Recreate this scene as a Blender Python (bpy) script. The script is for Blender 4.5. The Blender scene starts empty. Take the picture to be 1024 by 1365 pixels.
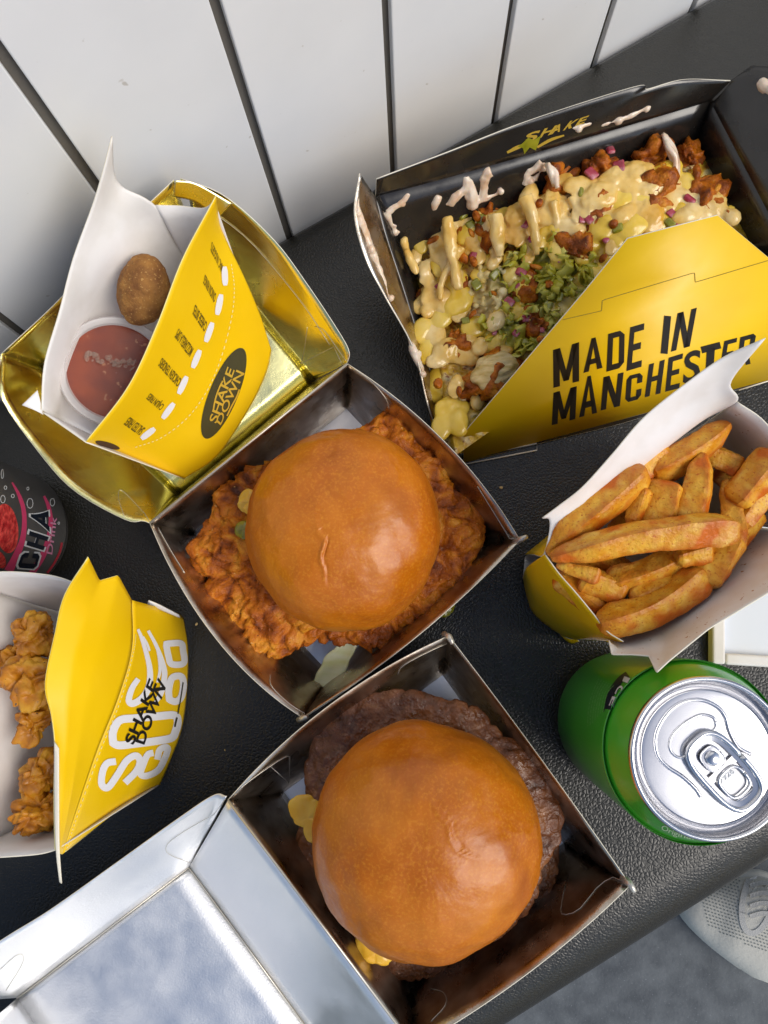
import bpy, bmesh, math, random
import numpy as np
from mathutils import Vector, Matrix, noise, geometry
from mathutils.bvhtree import BVHTree
random.seed(7)
R_ = math.radians
scn = bpy.context.scene
COL = scn.collection
CM = 0.01

# ------------------------------------------------------------------ camera
# all lengths below are centimetres; the bench top is z = 0, the origin lies straight under the camera
F, H = 1000.0, 38.5
_a = Vector(((551-512)/F, (682.5-838)/F, -1)).normalized()
ROT = _a.rotation_difference(Vector((0, 0, -1))).to_matrix()
cam = bpy.data.cameras.new('camera'); camo = bpy.data.objects.new('camera', cam); COL.objects.link(camo)
cam.sensor_fit = 'HORIZONTAL'; cam.sensor_width = 36; cam.lens = 36*F/1024
cam.clip_start = 0.01; cam.clip_end = 200
camo.matrix_world = Matrix.Translation((0, 0, H*CM)) @ ROT.to_4x4()
scn.camera = camo

def ray(u, v):
    return ROT @ Vector(((u-512)/F, (682.5-v)/F, -1))
def P(u, v, z):
    d = ray(u, v); t = (H-z)/-d.z
    return Vector((d.x*t, d.y*t, z))
def PP(pts): return [P(*p) for p in pts]

# ------------------------------------------------------------------ light
SUN_EL, SUN_DIR = 46, Vector((0.91, -0.41, 0)).normalized()
w = bpy.data.worlds.new('World'); scn.world = w; w.use_nodes = True
nt = w.node_tree; sky = nt.nodes.new('ShaderNodeTexSky'); sky.sky_type = 'NISHITA'
sky.sun_disc = False; sky.sun_elevation = R_(SUN_EL)
sky.sun_rotation = math.atan2(SUN_DIR.x, SUN_DIR.y)
sky.air_density = 1.0; sky.dust_density = 1.5; sky.ozone_density = 1.0
bg = nt.nodes['Background']; bg.inputs[1].default_value = 0.125
nt.links.new(sky.outputs[0], bg.inputs[0])
sl = bpy.data.lights.new('sun', 'SUN'); sl.energy = 2.1; sl.angle = R_(38); sl.color = (1, .95, .87)
slo = bpy.data.objects.new('sun', sl); COL.objects.link(slo)
_d = Vector((SUN_DIR.x*math.cos(R_(SUN_EL)), SUN_DIR.y*math.cos(R_(SUN_EL)), math.sin(R_(SUN_EL))))
slo.rotation_euler = _d.to_track_quat('Z', 'Y').to_euler()
scn.view_settings.view_transform = 'Standard'; scn.view_settings.look = 'None'
scn.view_settings.exposure = 0.10; scn.view_settings.gamma = 1
scn.cycles.max_bounces = 10; scn.cycles.glossy_bounces = 6; scn.cycles.caustics_reflective = True
scn.cycles.use_denoising = True

# ------------------------------------------------------------------ materials
def C(h):
    h = h.lstrip('#'); c = [int(h[i:i+2], 16)/255 for i in (0, 2, 4)]
    return tuple(x/12.92 if x <= .04045 else ((x+.055)/1.055)**2.4 for x in c) + (1,)
def lin(*c): return tuple(c) + (1,)
def mat(name, col, rough=.5, metal=0, cols=None, scale=200, detail=4, bumps=(), spec=.5, coat=0, sss=0, sssr=(.6,.25,.1),
        trans=0, rvar=None, stretch=None, dist=0, specks=None, alpha=1, speckles2=None):
    m = bpy.data.materials.new(name); m.use_nodes = True
    n = m.node_tree.nodes; L = m.node_tree.links; b = n['Principled BSDF']
    b.inputs['Base Color'].default_value = col; b.inputs['Roughness'].default_value = rough
    b.inputs['Metallic'].default_value = metal; b.inputs['Specular IOR Level'].default_value = spec
    b.inputs['Coat Weight'].default_value = coat; b.inputs['Coat Roughness'].default_value = .12
    b.inputs['Transmission Weight'].default_value = trans; b.inputs['Alpha'].default_value = alpha
    if sss:
        b.inputs['Subsurface Weight'].default_value = sss
        b.inputs['Subsurface Radius'].default_value = sssr; b.inputs['Subsurface Scale'].default_value = .004
    tc = n.new('ShaderNodeTexCoord'); co = tc.outputs['Object']
    if stretch:
        mp = n.new('ShaderNodeMapping'); mp.inputs['Scale'].default_value = stretch
        L.new(co, mp.inputs['Vector']); co = mp.outputs[0]
    def nz(sc, det, ds=0, rg=.5):
        t = n.new('ShaderNodeTexNoise'); t.inputs['Scale'].default_value = sc; t.inputs['Detail'].default_value = det
        t.inputs['Distortion'].default_value = ds; t.inputs['Roughness'].default_value = rg
        L.new(co, t.inputs['Vector']); return t.outputs['Fac']
    last = None
    if cols:
        r = n.new('ShaderNodeValToRGB'); L.new(nz(scale, detail, dist), r.inputs[0]); e = r.color_ramp.elements
        while len(e) < len(cols): e.new(.5)
        for i, (p, c) in enumerate(cols): e[i].position = p; e[i].color = c
        last = r.outputs[0]
    for sp in ([specks] if specks else []) + ([speckles2] if speckles2 else []):
        sc, lo, hi, c = sp
        r = n.new('ShaderNodeValToRGB'); L.new(nz(sc, 2), r.inputs[0])
        r.color_ramp.elements[0].position = lo; r.color_ramp.elements[1].position = hi
        mx = n.new('ShaderNodeMix'); mx.data_type = 'RGBA'
        L.new(r.outputs[0], mx.inputs['Factor'])
        if last: L.new(last, mx.inputs['A'])
        else: mx.inputs['A'].default_value = col
        mx.inputs['B'].default_value = c; last = mx.outputs['Result']
    if last: L.new(last, b.inputs['Base Color'])
    if rvar:
        mr = n.new('ShaderNodeMapRange'); L.new(nz(rvar[0], 4), mr.inputs[0])
        mr.inputs[1].default_value = .3; mr.inputs[2].default_value = .7
        mr.inputs[3].default_value = rvar[1]; mr.inputs[4].default_value = rvar[2]
        L.new(mr.outputs[0], b.inputs['Roughness'])
    prev = None
    for bp in bumps:
        kind, sc, st, ds = bp[:4]
        bn = n.new('ShaderNodeBump'); bn.inputs['Strength'].default_value = st; bn.inputs['Distance'].default_value = ds*CM
        if kind == 'noise': L.new(nz(sc, 5), bn.inputs['Height'])
        elif kind == 'leather':
            wv = n.new('ShaderNodeTexNoise'); wv.inputs['Scale'].default_value = sc*.35; L.new(co, wv.inputs['Vector'])
            ad = n.new('ShaderNodeMixRGB'); ad.blend_type = 'ADD'; ad.inputs[0].default_value = .9/sc
            L.new(co, ad.inputs[1]); L.new(wv.outputs['Color'], ad.inputs[2])
            vo = n.new('ShaderNodeTexVoronoi'); vo.feature = 'DISTANCE_TO_EDGE'; vo.inputs['Scale'].default_value = sc
            L.new(ad.outputs[0], vo.inputs['Vector'])
            mr = n.new('ShaderNodeMapRange'); mr.interpolation_type = 'SMOOTHSTEP'; mr.inputs[1].default_value = 0; mr.inputs[2].default_value = .32
            L.new(vo.outputs['Distance'], mr.inputs[0]); L.new(mr.outputs[0], bn.inputs['Height'])
        elif kind == 'voronoi':
            vo = n.new('ShaderNodeTexVoronoi'); vo.inputs['Scale'].default_value = sc; L.new(co, vo.inputs['Vector'])
            L.new(vo.outputs['Distance'], bn.inputs['Height'])
        if prev: L.new(prev, bn.inputs['Normal'])
        prev = bn.outputs[0]
    if prev: L.new(prev, b.inputs['Normal'])
    return m

M = {}
M['leather'] = mat('leather', lin(.017,.016,.0125), .3, bumps=[('noise', 60, .12, .06), ('leather', 560, .5, .02)], spec=.5, rvar=(400,.28,.38))
M['wall'] = mat('white_panel_paint', lin(.78,.79,.80), .34, bumps=[('noise', 8, .2, .05)], cols=[(.3,lin(.72,.735,.75)),(.6,lin(.81,.82,.83))], scale=9, detail=7, specks=(160,.74,.78,lin(.55,.53,.5)))
M['grout'] = mat('dark_joint', lin(.13,.12,.105), .8, bumps=[('noise', 900, .4, .03)])
M['floor'] = mat('grey_floor', lin(.09,.1,.11), .7, cols=[(.3,lin(.055,.065,.075)),(.7,lin(.13,.145,.155))], scale=45, detail=8, specks=(500,.64,.80,lin(.19,.21,.23)), bumps=[('noise', 300, .4, .1)])
FB = [('noise', 900, .10, .02), ('noise', 110, .25, .05)]
M['foil'] = mat('silver_foil_card', lin(.9,.9,.9), .45, 1, bumps=[('noise', 1000, .5, .018), ('noise', 60, .10, .05), ('noise', 420, .3, .02)], rvar=(60,.40,.56))
M['foil_grease'] = mat('greasy_foil_card', lin(.5,.45,.4), .24, 1, bumps=[('noise', 1100, .25, .014), ('noise', 30, .8, .18), ('noise', 110, .4, .05)], cols=[(.35,lin(.36,.28,.20)),(.65,lin(.62,.56,.48))], scale=70, rvar=(90,.2,.42))
M['gold'] = mat('gold_foil_card', lin(.97,.90,.42), .46, 1, bumps=[('noise', 1100, .24, .013), ('noise', 60, .45, .08)], rvar=(60,.16,.32))  # silver foil with the carton's yellow reflection painted into its colour
M['black_card'] = mat('black_coated_card', lin(.020,.017,.014), .26, spec=.7, bumps=[('noise', 70, .2, .05)], rvar=(70,.14,.36))
M['yellow'] = mat('yellow_card', lin(.84,.53,.003), .36, cols=[(.3,lin(.81,.50,.002)),(.7,lin(.86,.55,.005))], scale=30, bumps=[('noise', 35, .45, .07), ('noise', 2000, .05, .004)], spec=.4, rvar=(45,.28,.50))
M['white_card'] = mat('white_card', lin(.80,.77,.73), .6, cols=[(.35,lin(.74,.70,.65)),(.6,lin(.83,.80,.77))], scale=50, bumps=[('noise', 40, .2, .05)], spec=.3)
M['grease_card'] = mat('grease_stained_card', lin(.80,.74,.64), .5, cols=[(.35,lin(.72,.60,.45)),(.6,lin(.83,.78,.71))], scale=40, specks=(420,.68,.73,lin(.45,.22,.07)), bumps=[('noise', 40, .2, .05)], spec=.35)
M['edge'] = mat('card_edge', lin(.80,.74,.60), .7)
M['edge_yellow'] = mat('cut_yellow_edge', lin(.85,.74,.30), .6)
M['ink_black'] = mat('black_print', lin(.015,.013,.012), .4)
M['ink_olive'] = mat('dark_olive_print', lin(.05,.045,.02), .4)
M['ink_brown'] = mat('brown_print', lin(.11,.075,.01), .45)
M['ink_white'] = mat('white_print', lin(.80,.79,.80), .45)
M['ink_gold'] = mat('gold_print', lin(.70,.46,.06), .35, .4)
M['slot'] = mat('slit_line', lin(.25,.18,.02), .6)
M['slit'] = mat('foil_slit_edge', lin(.62,.58,.50), .35, .6)
BUNC = [(.25,lin(.33,.070,.001)),(.5,lin(.49,.130,.002)),(.75,lin(.60,.190,.005))]
M['bun'] = mat('glazed_bun_crust', lin(.5,.18,.03), .36, cols=BUNC, scale=28, detail=8, rvar=(60,.29,.47), bumps=[('noise', 900, .4, .012), ('noise', 300, .35, .035), ('noise', 110, .3, .07)], spec=.42, coat=.06, specks=(850,.48,.95,lin(.64,.24,.015)), speckles2=(35,.55,.80,lin(.30,.065,.001)))
M['crumb'] = mat('bun_crumb', lin(.78,.56,.25), .8, bumps=[('noise', 400, .5, .05)])
M['chicken'] = mat('crispy_fried_coating', lin(.4,.15,.03), .42, cols=[(.27,lin(.08,.015,.001)),(.40,lin(.28,.060,.002)),(.53,lin(.51,.138,.004)),(.70,lin(.70,.29,.022))], scale=95, detail=10, dist=.9, bumps=[('noise', 600, 1, .09), ('noise', 200, .7, .15)], spec=.32, rvar=(220,.25,.6), specks=(650,.70,.76,lin(.10,.03,.01)), speckles2=(500,.70,.78,lin(.75,.46,.16)))
M['beef'] = mat('seared_beef', lin(.08,.03,.02), .4, cols=[(.25,lin(.05,.015,.004)),(.5,lin(.16,.052,.015)),(.75,lin(.29,.12,.045))], scale=110, detail=7, bumps=[('noise', 330, 1, .1), ('voronoi', 600, .5, .06)], rvar=(200,.2,.6), specks=(600,.68,.74,lin(.30,.15,.10)))
M['nugget'] = mat('breadcrumb_coating', lin(.30,.14,.04), .75, cols=[(.3,lin(.17,.060,.009)),(.7,lin(.36,.16,.028))], scale=160, detail=6, bumps=[('noise', 700, 1, .10)], specks=(1000,.62,.7,lin(.46,.25,.07)))
M['popcorn'] = mat('golden_batter', lin(.5,.24,.04), .5, cols=[(.28,lin(.20,.05,.002)),(.48,lin(.54,.20,.006)),(.7,lin(.72,.37,.024))], scale=100, detail=6, dist=.4, bumps=[('noise', 350, .7, .08)], rvar=(200,.3,.6), specks=(480,.70,.75,lin(.08,.04,.01)))
M['cheese'] = mat('processed_cheese', lin(.78,.44,.03), .28, sss=.1, cols=[(.4,lin(.74,.40,.02)),(.6,lin(.80,.50,.06))], scale=80)
M['mayo'] = mat('pale_burger_sauce', lin(.80,.52,.28), .22, cols=[(.3,lin(.70,.38,.05)),(.5,lin(.79,.52,.14)),(.72,lin(.84,.64,.30))], scale=70, sss=.15, sssr=(.8,.5,.25), bumps=[('noise', 250, .15, .03)], coat=.2, specks=(1300,.72,.76,lin(.5,.17,.03)))
M['cheese_sauce'] = mat('yellow_cheese_sauce', lin(.78,.52,.05), .22, cols=[(.3,lin(.68,.42,.02)),(.5,lin(.80,.54,.06)),(.75,lin(.84,.62,.16))], scale=60, sss=.15, sssr=(.8,.5,.15), bumps=[('noise', 220, .2, .03)], coat=.2)
M['cream'] = mat('white_mayonnaise', lin(.78,.62,.46), .25, sss=.2, cols=[(.35,lin(.70,.48,.30)),(.65,lin(.82,.70,.56))], scale=120, coat=.2)
M['flesh'] = mat('cooked_chicken_flesh', lin(.66,.58,.34), .45, cols=[(.3,lin(.46,.30,.06)),(.6,lin(.74,.56,.26))], scale=120, stretch=(1,3,1), bumps=[('noise', 300, .6, .08)], sss=.15)
M['curd'] = mat('pale_crumbly_curd', lin(.80,.68,.40), .5, cols=[(.3,lin(.66,.44,.08)),(.65,lin(.82,.70,.38))], scale=150, bumps=[('noise', 350, .8, .08)], sss=.1)
M['onion'] = mat('red_onion', lin(.42,.06,.10), .25, cols=[(.3,lin(.26,.012,.03)),(.5,lin(.42,.05,.08)),(.7,lin(.62,.30,.32))], scale=180, coat=.3, sss=.15)
M['pickle'] = mat('pickle_green', lin(.30,.30,.03), .25, cols=[(.3,lin(.16,.16,.006)),(.7,lin(.34,.31,.02))], scale=180, coat=.3, sss=.15)
M['lettuce'] = mat('shredded_lettuce', lin(.5,.5,.06), .35, cols=[(.3,lin(.34,.31,.012)),(.5,lin(.52,.46,.035)),(.75,lin(.68,.61,.15))], scale=90, sss=.1, spec=.5)
M['pale_lettuce'] = mat('pale_lettuce_rib', lin(.8,.8,.5), .35, cols=[(.3,lin(.70,.70,.30)),(.7,lin(.85,.84,.58))], scale=60, stretch=(1,4,1), sss=.15, bumps=[('noise', 250, .3, .04)])
M['chip'] = mat('seasoned_fried_potato', lin(.6,.30,.06), .42, cols=[(.25,lin(.52,.15,.003)),(.38,lin(.68,.28,.012)),(.5,lin(.77,.42,.04)),(.68,lin(.82,.56,.12))], scale=75, detail=5, dist=.5, bumps=[('noise', 700, .8, .04), ('noise', 260, .7, .10)], rvar=(180,.28,.55), specks=(900,.58,.76,lin(.42,.08,.002)), speckles2=(75,.47,.64,lin(.58,.125,.002)), spec=.35)
M['sauce'] = mat('dark_red_dipping_sauce', lin(.2,.02,.006), .3, cols=[(.3,lin(.15,.012,.001)),(.7,lin(.30,.045,.005))], scale=90, spec=.3, specks=(260,.66,.70,lin(.42,.16,.07)))
M['tub'] = mat('clear_plastic', lin(.25,.12,.08), .10, trans=0, spec=.4, alpha=.06, bumps=[('noise', 60, .4, .1)])
M['smear'] = mat('condensation_smear', lin(.55,.36,.28), .4, alpha=.22)  # pale tint that paints a glare streak on the tub lid
M['tub_rim'] = mat('clear_plastic_rim', lin(.85,.82,.8), .25, spec=.5, alpha=.4)
M['alu'] = mat('brushed_aluminium', lin(.66,.66,.68), .22, 1, bumps=[('noise', 300, .02, .01)], rvar=(50,.19,.25))
M['green'] = mat('green_can_lacquer', lin(.045,.34,.02), .28, 0, coat=.5, cols=[(.3,lin(.04,.32,.018)),(.7,lin(.055,.38,.024))], scale=20)
M['dark_can'] = mat('charcoal_can_lacquer', lin(.07,.07,.07), .3, .1, coat=.4, cols=[(.3,lin(.055,.055,.055)),(.7,lin(.11,.105,.10))], scale=25)
M['ink_pink'] = mat('pink_print', lin(.55,.05,.14), .4)
M['ink_red'] = mat('red_print', lin(.45,.03,.05), .4)
M['ink_grey'] = mat('pale_grey_print', lin(.60,.63,.65), .4)
M['ink_navy'] = mat('navy_print', lin(.008,.012,.022), .4)
M['berry'] = mat('berry_print', lin(.5,.03,.03), .4, cols=[(.35,lin(.32,.012,.016)),(.65,lin(.62,.07,.06))], scale=330, bumps=[('voronoi', 500, .7, .08)])
M['ink_palegreen'] = mat('pale_green_print', lin(.48,.64,.38), .4)
M['ink_fadegreen'] = mat('faded_green_print', lin(.17,.40,.14), .4)
M['shoe_mesh'] = mat('off_white_knit', lin(.82,.78,.66), .85, bumps=[('noise', 300, .3, .1)])
M['shoe_sole'] = mat('cream_rubber', lin(.76,.73,.63), .6, bumps=[('noise', 200, .2, .05)])
M['shoe_hole'] = mat('knit_eyelet', lin(.30,.32,.29), .9)
M['lace'] = mat('white_lace', lin(.70,.68,.62), .8, bumps=[('noise', 900, .5, .05)])
M['lid_blue'] = mat('frosted_white_plastic', lin(.72,.76,.82), .4)

def fried_edges(m, c, attr='fry', amt=.8):
    n = m.node_tree.nodes; L = m.node_tree.links; b = n['Principled BSDF']; src = b.inputs['Base Color'].links[0].from_socket
    a = n.new('ShaderNodeAttribute'); a.attribute_name = attr; t = n.new('ShaderNodeTexNoise'); t.inputs['Scale'].default_value = 260; t.inputs['Detail'].default_value = 4
    tc = n.new('ShaderNodeTexCoord'); L.new(tc.outputs['Object'], t.inputs['Vector'])
    mu = n.new('ShaderNodeMath'); mu.operation = 'MULTIPLY'; L.new(a.outputs['Fac'], mu.inputs[0])
    r = n.new('ShaderNodeMapRange'); r.inputs[1].default_value = .3; r.inputs[2].default_value = .65; r.inputs[3].default_value = .25; r.inputs[4].default_value = amt; L.new(t.outputs['Fac'], r.inputs[0]); L.new(r.outputs[0], mu.inputs[1])
    mx = n.new('ShaderNodeMix'); mx.data_type = 'RGBA'; L.new(mu.outputs[0], mx.inputs['Factor']); L.new(src, mx.inputs['A']); mx.inputs['B'].default_value = c
    L.new(mx.outputs['Result'], b.inputs['Base Color'])
fried_edges(M['chip'], lin(.44,.11,.006), amt=.9)
fried_edges(M['bun'], lin(.66,.28,.03), 'rim', .55)

M['mush'] = mat('mixed_melted_topping', lin(.7,.45,.05), .28, bumps=[('noise', 420, .6, .06), ('noise', 1100, .3, .02)], rvar=(200,.18,.45), coat=.15)
_n = M['mush'].node_tree.nodes; _v = _n.new('ShaderNodeVertexColor'); _v.layer_name = 'tint'; M['mush'].node_tree.links.new(_v.outputs[0], _n['Principled BSDF'].inputs['Base Color'])

# ------------------------------------------------------------------ object helpers
def thing(name, label, cat, base=(0,0,0), group=None):
    o = bpy.data.objects.new(name, None); COL.objects.link(o)
    o.location = Vector(base)*CM; o.empty_display_size = .01
    o['label'] = label; o['category'] = cat
    if group: o['group'] = group
    o['_b'] = list(base)
    return o
def base_of(o):
    b = Vector((0,0,0))
    while o is not None:
        if '_b' in o: b += Vector(o['_b'])
        o = o.parent
    return b
def mk(name, verts, faces, mats, parent=None, smooth=False, origin=None, mi=None):
    """mesh from world centimetre coordinates"""
    org = Vector(origin) if origin is not None else (base_of(parent) if parent else Vector((0,0,0)))
    me = bpy.data.meshes.new(name)
    me.from_pydata([tuple((Vector(v)-org)*CM) for v in verts], [], [tuple(f) for f in faces])
    for m in (mats if isinstance(mats, (list, tuple)) else [mats]): me.materials.append(m)
    if smooth: me.polygons.foreach_set('use_smooth', [True]*len(me.polygons))
    if mi: me.polygons.foreach_set('material_index', mi)
    me.update()
    o = bpy.data.objects.new(name, me); COL.objects.link(o)
    if parent:
        o.parent = parent
        if origin is not None: o.location = (org-base_of(parent))*CM; o['_b'] = list(org-base_of(parent))
    else:
        o.location = org*CM; o['_b'] = list(org)
    return o
def tag(o, label, cat, group=None, kind=None):
    o['label'] = label; o['category'] = cat
    if group: o['group'] = group
    if kind: o['kind'] = kind
    return o

def cr(pts, n, smooth=True):
    """resample a control polyline with n points (Catmull-Rom or straight)"""
    pts = [Vector(p) for p in pts]; m = len(pts)-1; out = []
    if m == 0: return [pts[0].copy() for _ in range(n)]
    for i in range(n):
        x = i/(n-1)*m; k = min(int(x), m-1); t = x-k
        p1, p2 = pts[k], pts[k+1]
        if not smooth: out.append(p1.lerp(p2, t)); continue
        p0 = pts[k-1] if k else p1*2-p2
        p3 = pts[k+2] if k+2 <= m else p2*2-p1
        out.append(.5*((2*p1)+(p2-p0)*t+(2*p0-5*p1+4*p2-p3)*t*t+(3*p1-p0-3*p2+p3)*t**3))
    return out
def loft(rows, ns=24, nr=16, ss=True, st=True):
    R = [cr(r, ns, ss) for r in rows]
    cols = [cr([r[j] for r in R], nr, st) for j in range(ns)]
    V = [cols[j][i] for i in range(nr) for j in range(ns)]
    Fc = [(i*ns+j, i*ns+j+1, (i+1)*ns+j+1, (i+1)*ns+j) for i in range(nr-1) for j in range(ns-1)]
    return V, Fc
CAMP = Vector((0, 0, H))
class Surf:
    """a built surface that print can be laid on"""
    def __init__(s, V, Fc): s.b = BVHTree.FromPolygons([Vector(v) for v in V], Fc)
    def hit(s, u, v, off=.03):
        d = ray(u, v); p, n, i, _ = s.b.ray_cast(CAMP, d)
        if p is None:
            q = P(u, v, 5); p, n, i, _ = s.b.find_nearest(q)
        if n.dot(d) > 0: n = -n
        return p+n*off
def facing(V, Fc):
    s = 0
    for f in Fc[::max(1, len(Fc)//60)]:
        a, b, c = (Vector(V[f[0]]), Vector(V[f[1]]), Vector(V[f[2]]))
        nn = (b-a).cross(c-a); s += nn.dot(CAMP-a)
    return Fc if s > 0 else [tuple(reversed(f)) for f in Fc]
def card(name, V, Fc, front, back, edge, parent, th=.035, smooth=True):
    """a sheet of card: the face towards the viewer, its other face and its cut edge"""
    Fc = facing(V, Fc)
    o = mk(name, V, Fc, [front, back, edge], parent, smooth)
    md = o.modifiers.new('thickness', 'SOLIDIFY'); md.thickness = th*CM; md.offset = -1
    md.material_offset = 1; md.material_offset_rim = 2; md.use_even_offset = True
    o.data.set_sharp_from_angle(angle=R_(40))
    return o, Surf(V, Fc)
def poly(pts):
    tri = geometry.tessellate_polygon([[Vector(p) for p in pts]])
    return [Vector(p) for p in pts], [tuple(t) for t in tri]

# --- flat print
_gl = {}
def glyphs(text, offset=0.0, nx=8, ny=4):
    key = (text, offset, nx, ny)
    if key in _gl: return _gl[key]
    cu = bpy.data.curves.new('t', 'FONT'); cu.body = text; cu.offset = offset; cu.resolution_u = 4
    o = bpy.data.objects.new('t', cu); COL.objects.link(o)
    bpy.context.view_layer.update()
    me = bpy.data.meshes.new_from_object(o.evaluated_get(bpy.context.evaluated_depsgraph_get()))
    bm = bmesh.new(); bm.from_mesh(me)
    xs = [v.co.x for v in bm.verts]; ys = [v.co.y for v in bm.verts]
    x0, x1, y0, y1 = min(xs), max(xs), min(ys), max(ys)
    for v in bm.verts: v.co = Vector(((v.co.x-x0)/(x1-x0), (v.co.y-y0)/(y1-y0), 0))
    for k in range(1, nx): bmesh.ops.bisect_plane(bm, geom=bm.verts[:]+bm.edges[:]+bm.faces[:], plane_co=(k/nx,0,0), plane_no=(1,0,0))
    for k in range(1, ny): bmesh.ops.bisect_plane(bm, geom=bm.verts[:]+bm.edges[:]+bm.faces[:], plane_co=(0,k/ny,0), plane_no=(0,1,0))
    bm.verts.index_update()
    r = ([(v.co.x, v.co.y) for v in bm.verts], [tuple(v.index for v in f.verts) for f in bm.faces])
    bm.free(); bpy.data.objects.remove(o); bpy.data.curves.remove(cu); bpy.data.meshes.remove(me)
    _gl[key] = r; return r
def bil(q, x, y):
    (ax, ay), (bx, by), (cx, cy), (dx, dy) = q     # bl, br, tr, tl
    return ((1-x)*(1-y)*ax+x*(1-y)*bx+x*y*cx+(1-x)*y*dx, (1-x)*(1-y)*ay+x*(1-y)*by+x*y*cy+(1-x)*y*dy)
class Print:
    """collects flat print on a surface as one mesh"""
    def __init__(s, surf, off=.03): s.s, s.off, s.V, s.F = surf, off, [], []
    def add(s, pts, faces, off=None):
        k = len(s.V); s.V += [s.s.hit(x, y, off or s.off) for x, y in pts]; s.F += [tuple(i+k for i in f) for f in faces]
    def text(s, t, q, bold=0.0, nx=8, ny=4, off=None):
        g, f = glyphs(t, bold, nx, ny); s.add([bil(q, x, y) for x, y in g], f, off); return s
    def ribbon(s, pts, w, closed=False, n=None, off=None, smooth=True):
        p = [Vector((a, b, 0)) for a, b in pts]
        if closed: p = p+[p[0]]
        n = n or max(6, len(p)*5)
        ww = w if isinstance(w, (list, tuple)) else [w, w]
        wv = [v.x for v in cr([(x, 0, 0) for x in ww], n)]
        c = cr(p, n, smooth); pv = []
        for i, q in enumerate(c):
            t = (c[min(i+1, n-1)]-c[max(i-1, 0)])
            if closed and i in (0, n-1): t = c[1]-c[n-2]
            t.normalize(); m = Vector((-t.y, t.x, 0))*wv[i]/2
            pv += [((q+m).x, (q+m).y), ((q-m).x, (q-m).y)]
        s.add(pv, [(2*i, 2*i+1, 2*i+3, 2*i+2) for i in range(n-1)], off); return s
    def oval(s, c, a, b, ang, n=40, rings=4, off=None):
        ca, sa = math.cos(ang), math.sin(ang); pv = [c]; fs = []
        for r in range(1, rings+1):
            for i in range(n):
                t = 2*math.pi*i/n; x, y = a*r/rings*math.cos(t), b*r/rings*math.sin(t)
                pv.append((c[0]+x*ca-y*sa, c[1]+x*sa+y*ca))
        for i in range(n): fs.append((0, 1+i, 1+(i+1) % n))
        for r in range(rings-1):
            for i in range(n):
                a0, a1 = 1+r*n+i, 1+r*n+(i+1) % n; fs.append((a0, a1, a1+n, a0+n))
        s.add(pv, fs, off); return s
    def build(s, name, m, parent): return mk(name, s.V, facing(s.V, s.F) if 0 else s.F, m, parent)

# --- solids
def fbm(p, sc, octv=4): return noise.fractal(Vector(p)*sc, 1.0, 2.0, octv)
def tube(pts, rad, n=8, seg=None, smooth=True, cap=True):
    pts = [Vector(p) for p in pts]
    if seg: pts2 = cr(pts, seg, smooth)
    else: pts2 = pts
    m = len(pts2); rr = rad if isinstance(rad, (list, tuple)) else [rad]*2
    rv = [v.x for v in cr([(x,0,0) for x in rr], m)]
    V, Fc = [], []; up = None
    for i, p in enumerate(pts2):
        t = (pts2[min(i+1, m-1)]-pts2[max(i-1, 0)]).normalized()
        if up is None: up = t.orthogonal().normalized()
        up = (up-t*up.dot(t)).normalized(); s = t.cross(up)
        for k in range(n):
            a = 2*math.pi*k/n; V.append(p+(up*math.cos(a)+s*math.sin(a))*rv[i])
    for i in range(m-1):
        for k in range(n): Fc.append((i*n+k, i*n+(k+1) % n, (i+1)*n+(k+1) % n, (i+1)*n+k))
    if cap: Fc += [tuple(reversed(range(n))), tuple(range((m-1)*n, m*n))]
    return V, Fc
def lathe(prof, c, n=96, axis=None):
    """prof: (radius, height) pairs; about the vertical through c, or about axis"""
    V, Fc = [], []
    q = Vector((0,0,1)).rotation_difference(Vector(axis).normalized()) if axis is not None else None
    for r, z in prof:
        for k in range(n):
            a = 2*math.pi*k/n; v = Vector((r*math.cos(a), r*math.sin(a), z))
            if q: v = q @ v
            V.append(v+Vector(c))
    for i in range(len(prof)-1):
        for k in range(n): Fc.append((i*n+k, i*n+(k+1) % n, (i+1)*n+(k+1) % n, (i+1)*n+k))
    return V, Fc
SHARP = lambda o, a=32: (o.data.set_sharp_from_angle(angle=R_(a)), o)[1]
def disc(c, r, axis, n=64):
    q = Vector((0,0,1)).rotation_difference(Vector(axis).normalized())
    V = [Vector(c)]+[Vector(c)+q @ Vector((r*math.cos(2*math.pi*k/n), r*math.sin(2*math.pi*k/n), 0)) for k in range(n)]
    return V, [(0, 1+k, 1+(k+1) % n) for k in range(n)]
_ico = {}
def ico(s):
    if s not in _ico:
        bm = bmesh.new(); bmesh.ops.create_icosphere(bm, subdivisions=s, radius=1); bm.verts.index_update()
        _ico[s] = ([v.co.copy() for v in bm.verts], [tuple(v.index for v in f.verts) for f in bm.faces]); bm.free()
    return _ico[s]
def crispy(p, k=1.0):
    w = p+Vector((noise.noise(p*1.3), noise.noise(p*1.3+Vector((9,0,0))), noise.noise(p*1.3+Vector((0,9,0)))))*.35
    f1 = noise.voronoi(w*.85)[0][0]; f2 = noise.voronoi(w*2.1)[0][0]; fl = abs(noise.noise(w*Vector((1.4,1.4,1.4)).x))
    return k*(.36*noise.noise(p*.55)+.50*(.45-f1)+.16*(.45-f2)-.22*max(0, .25-fl)/.25+.09*noise.noise(p*4.2)+.05*noise.noise(p*9))
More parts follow.
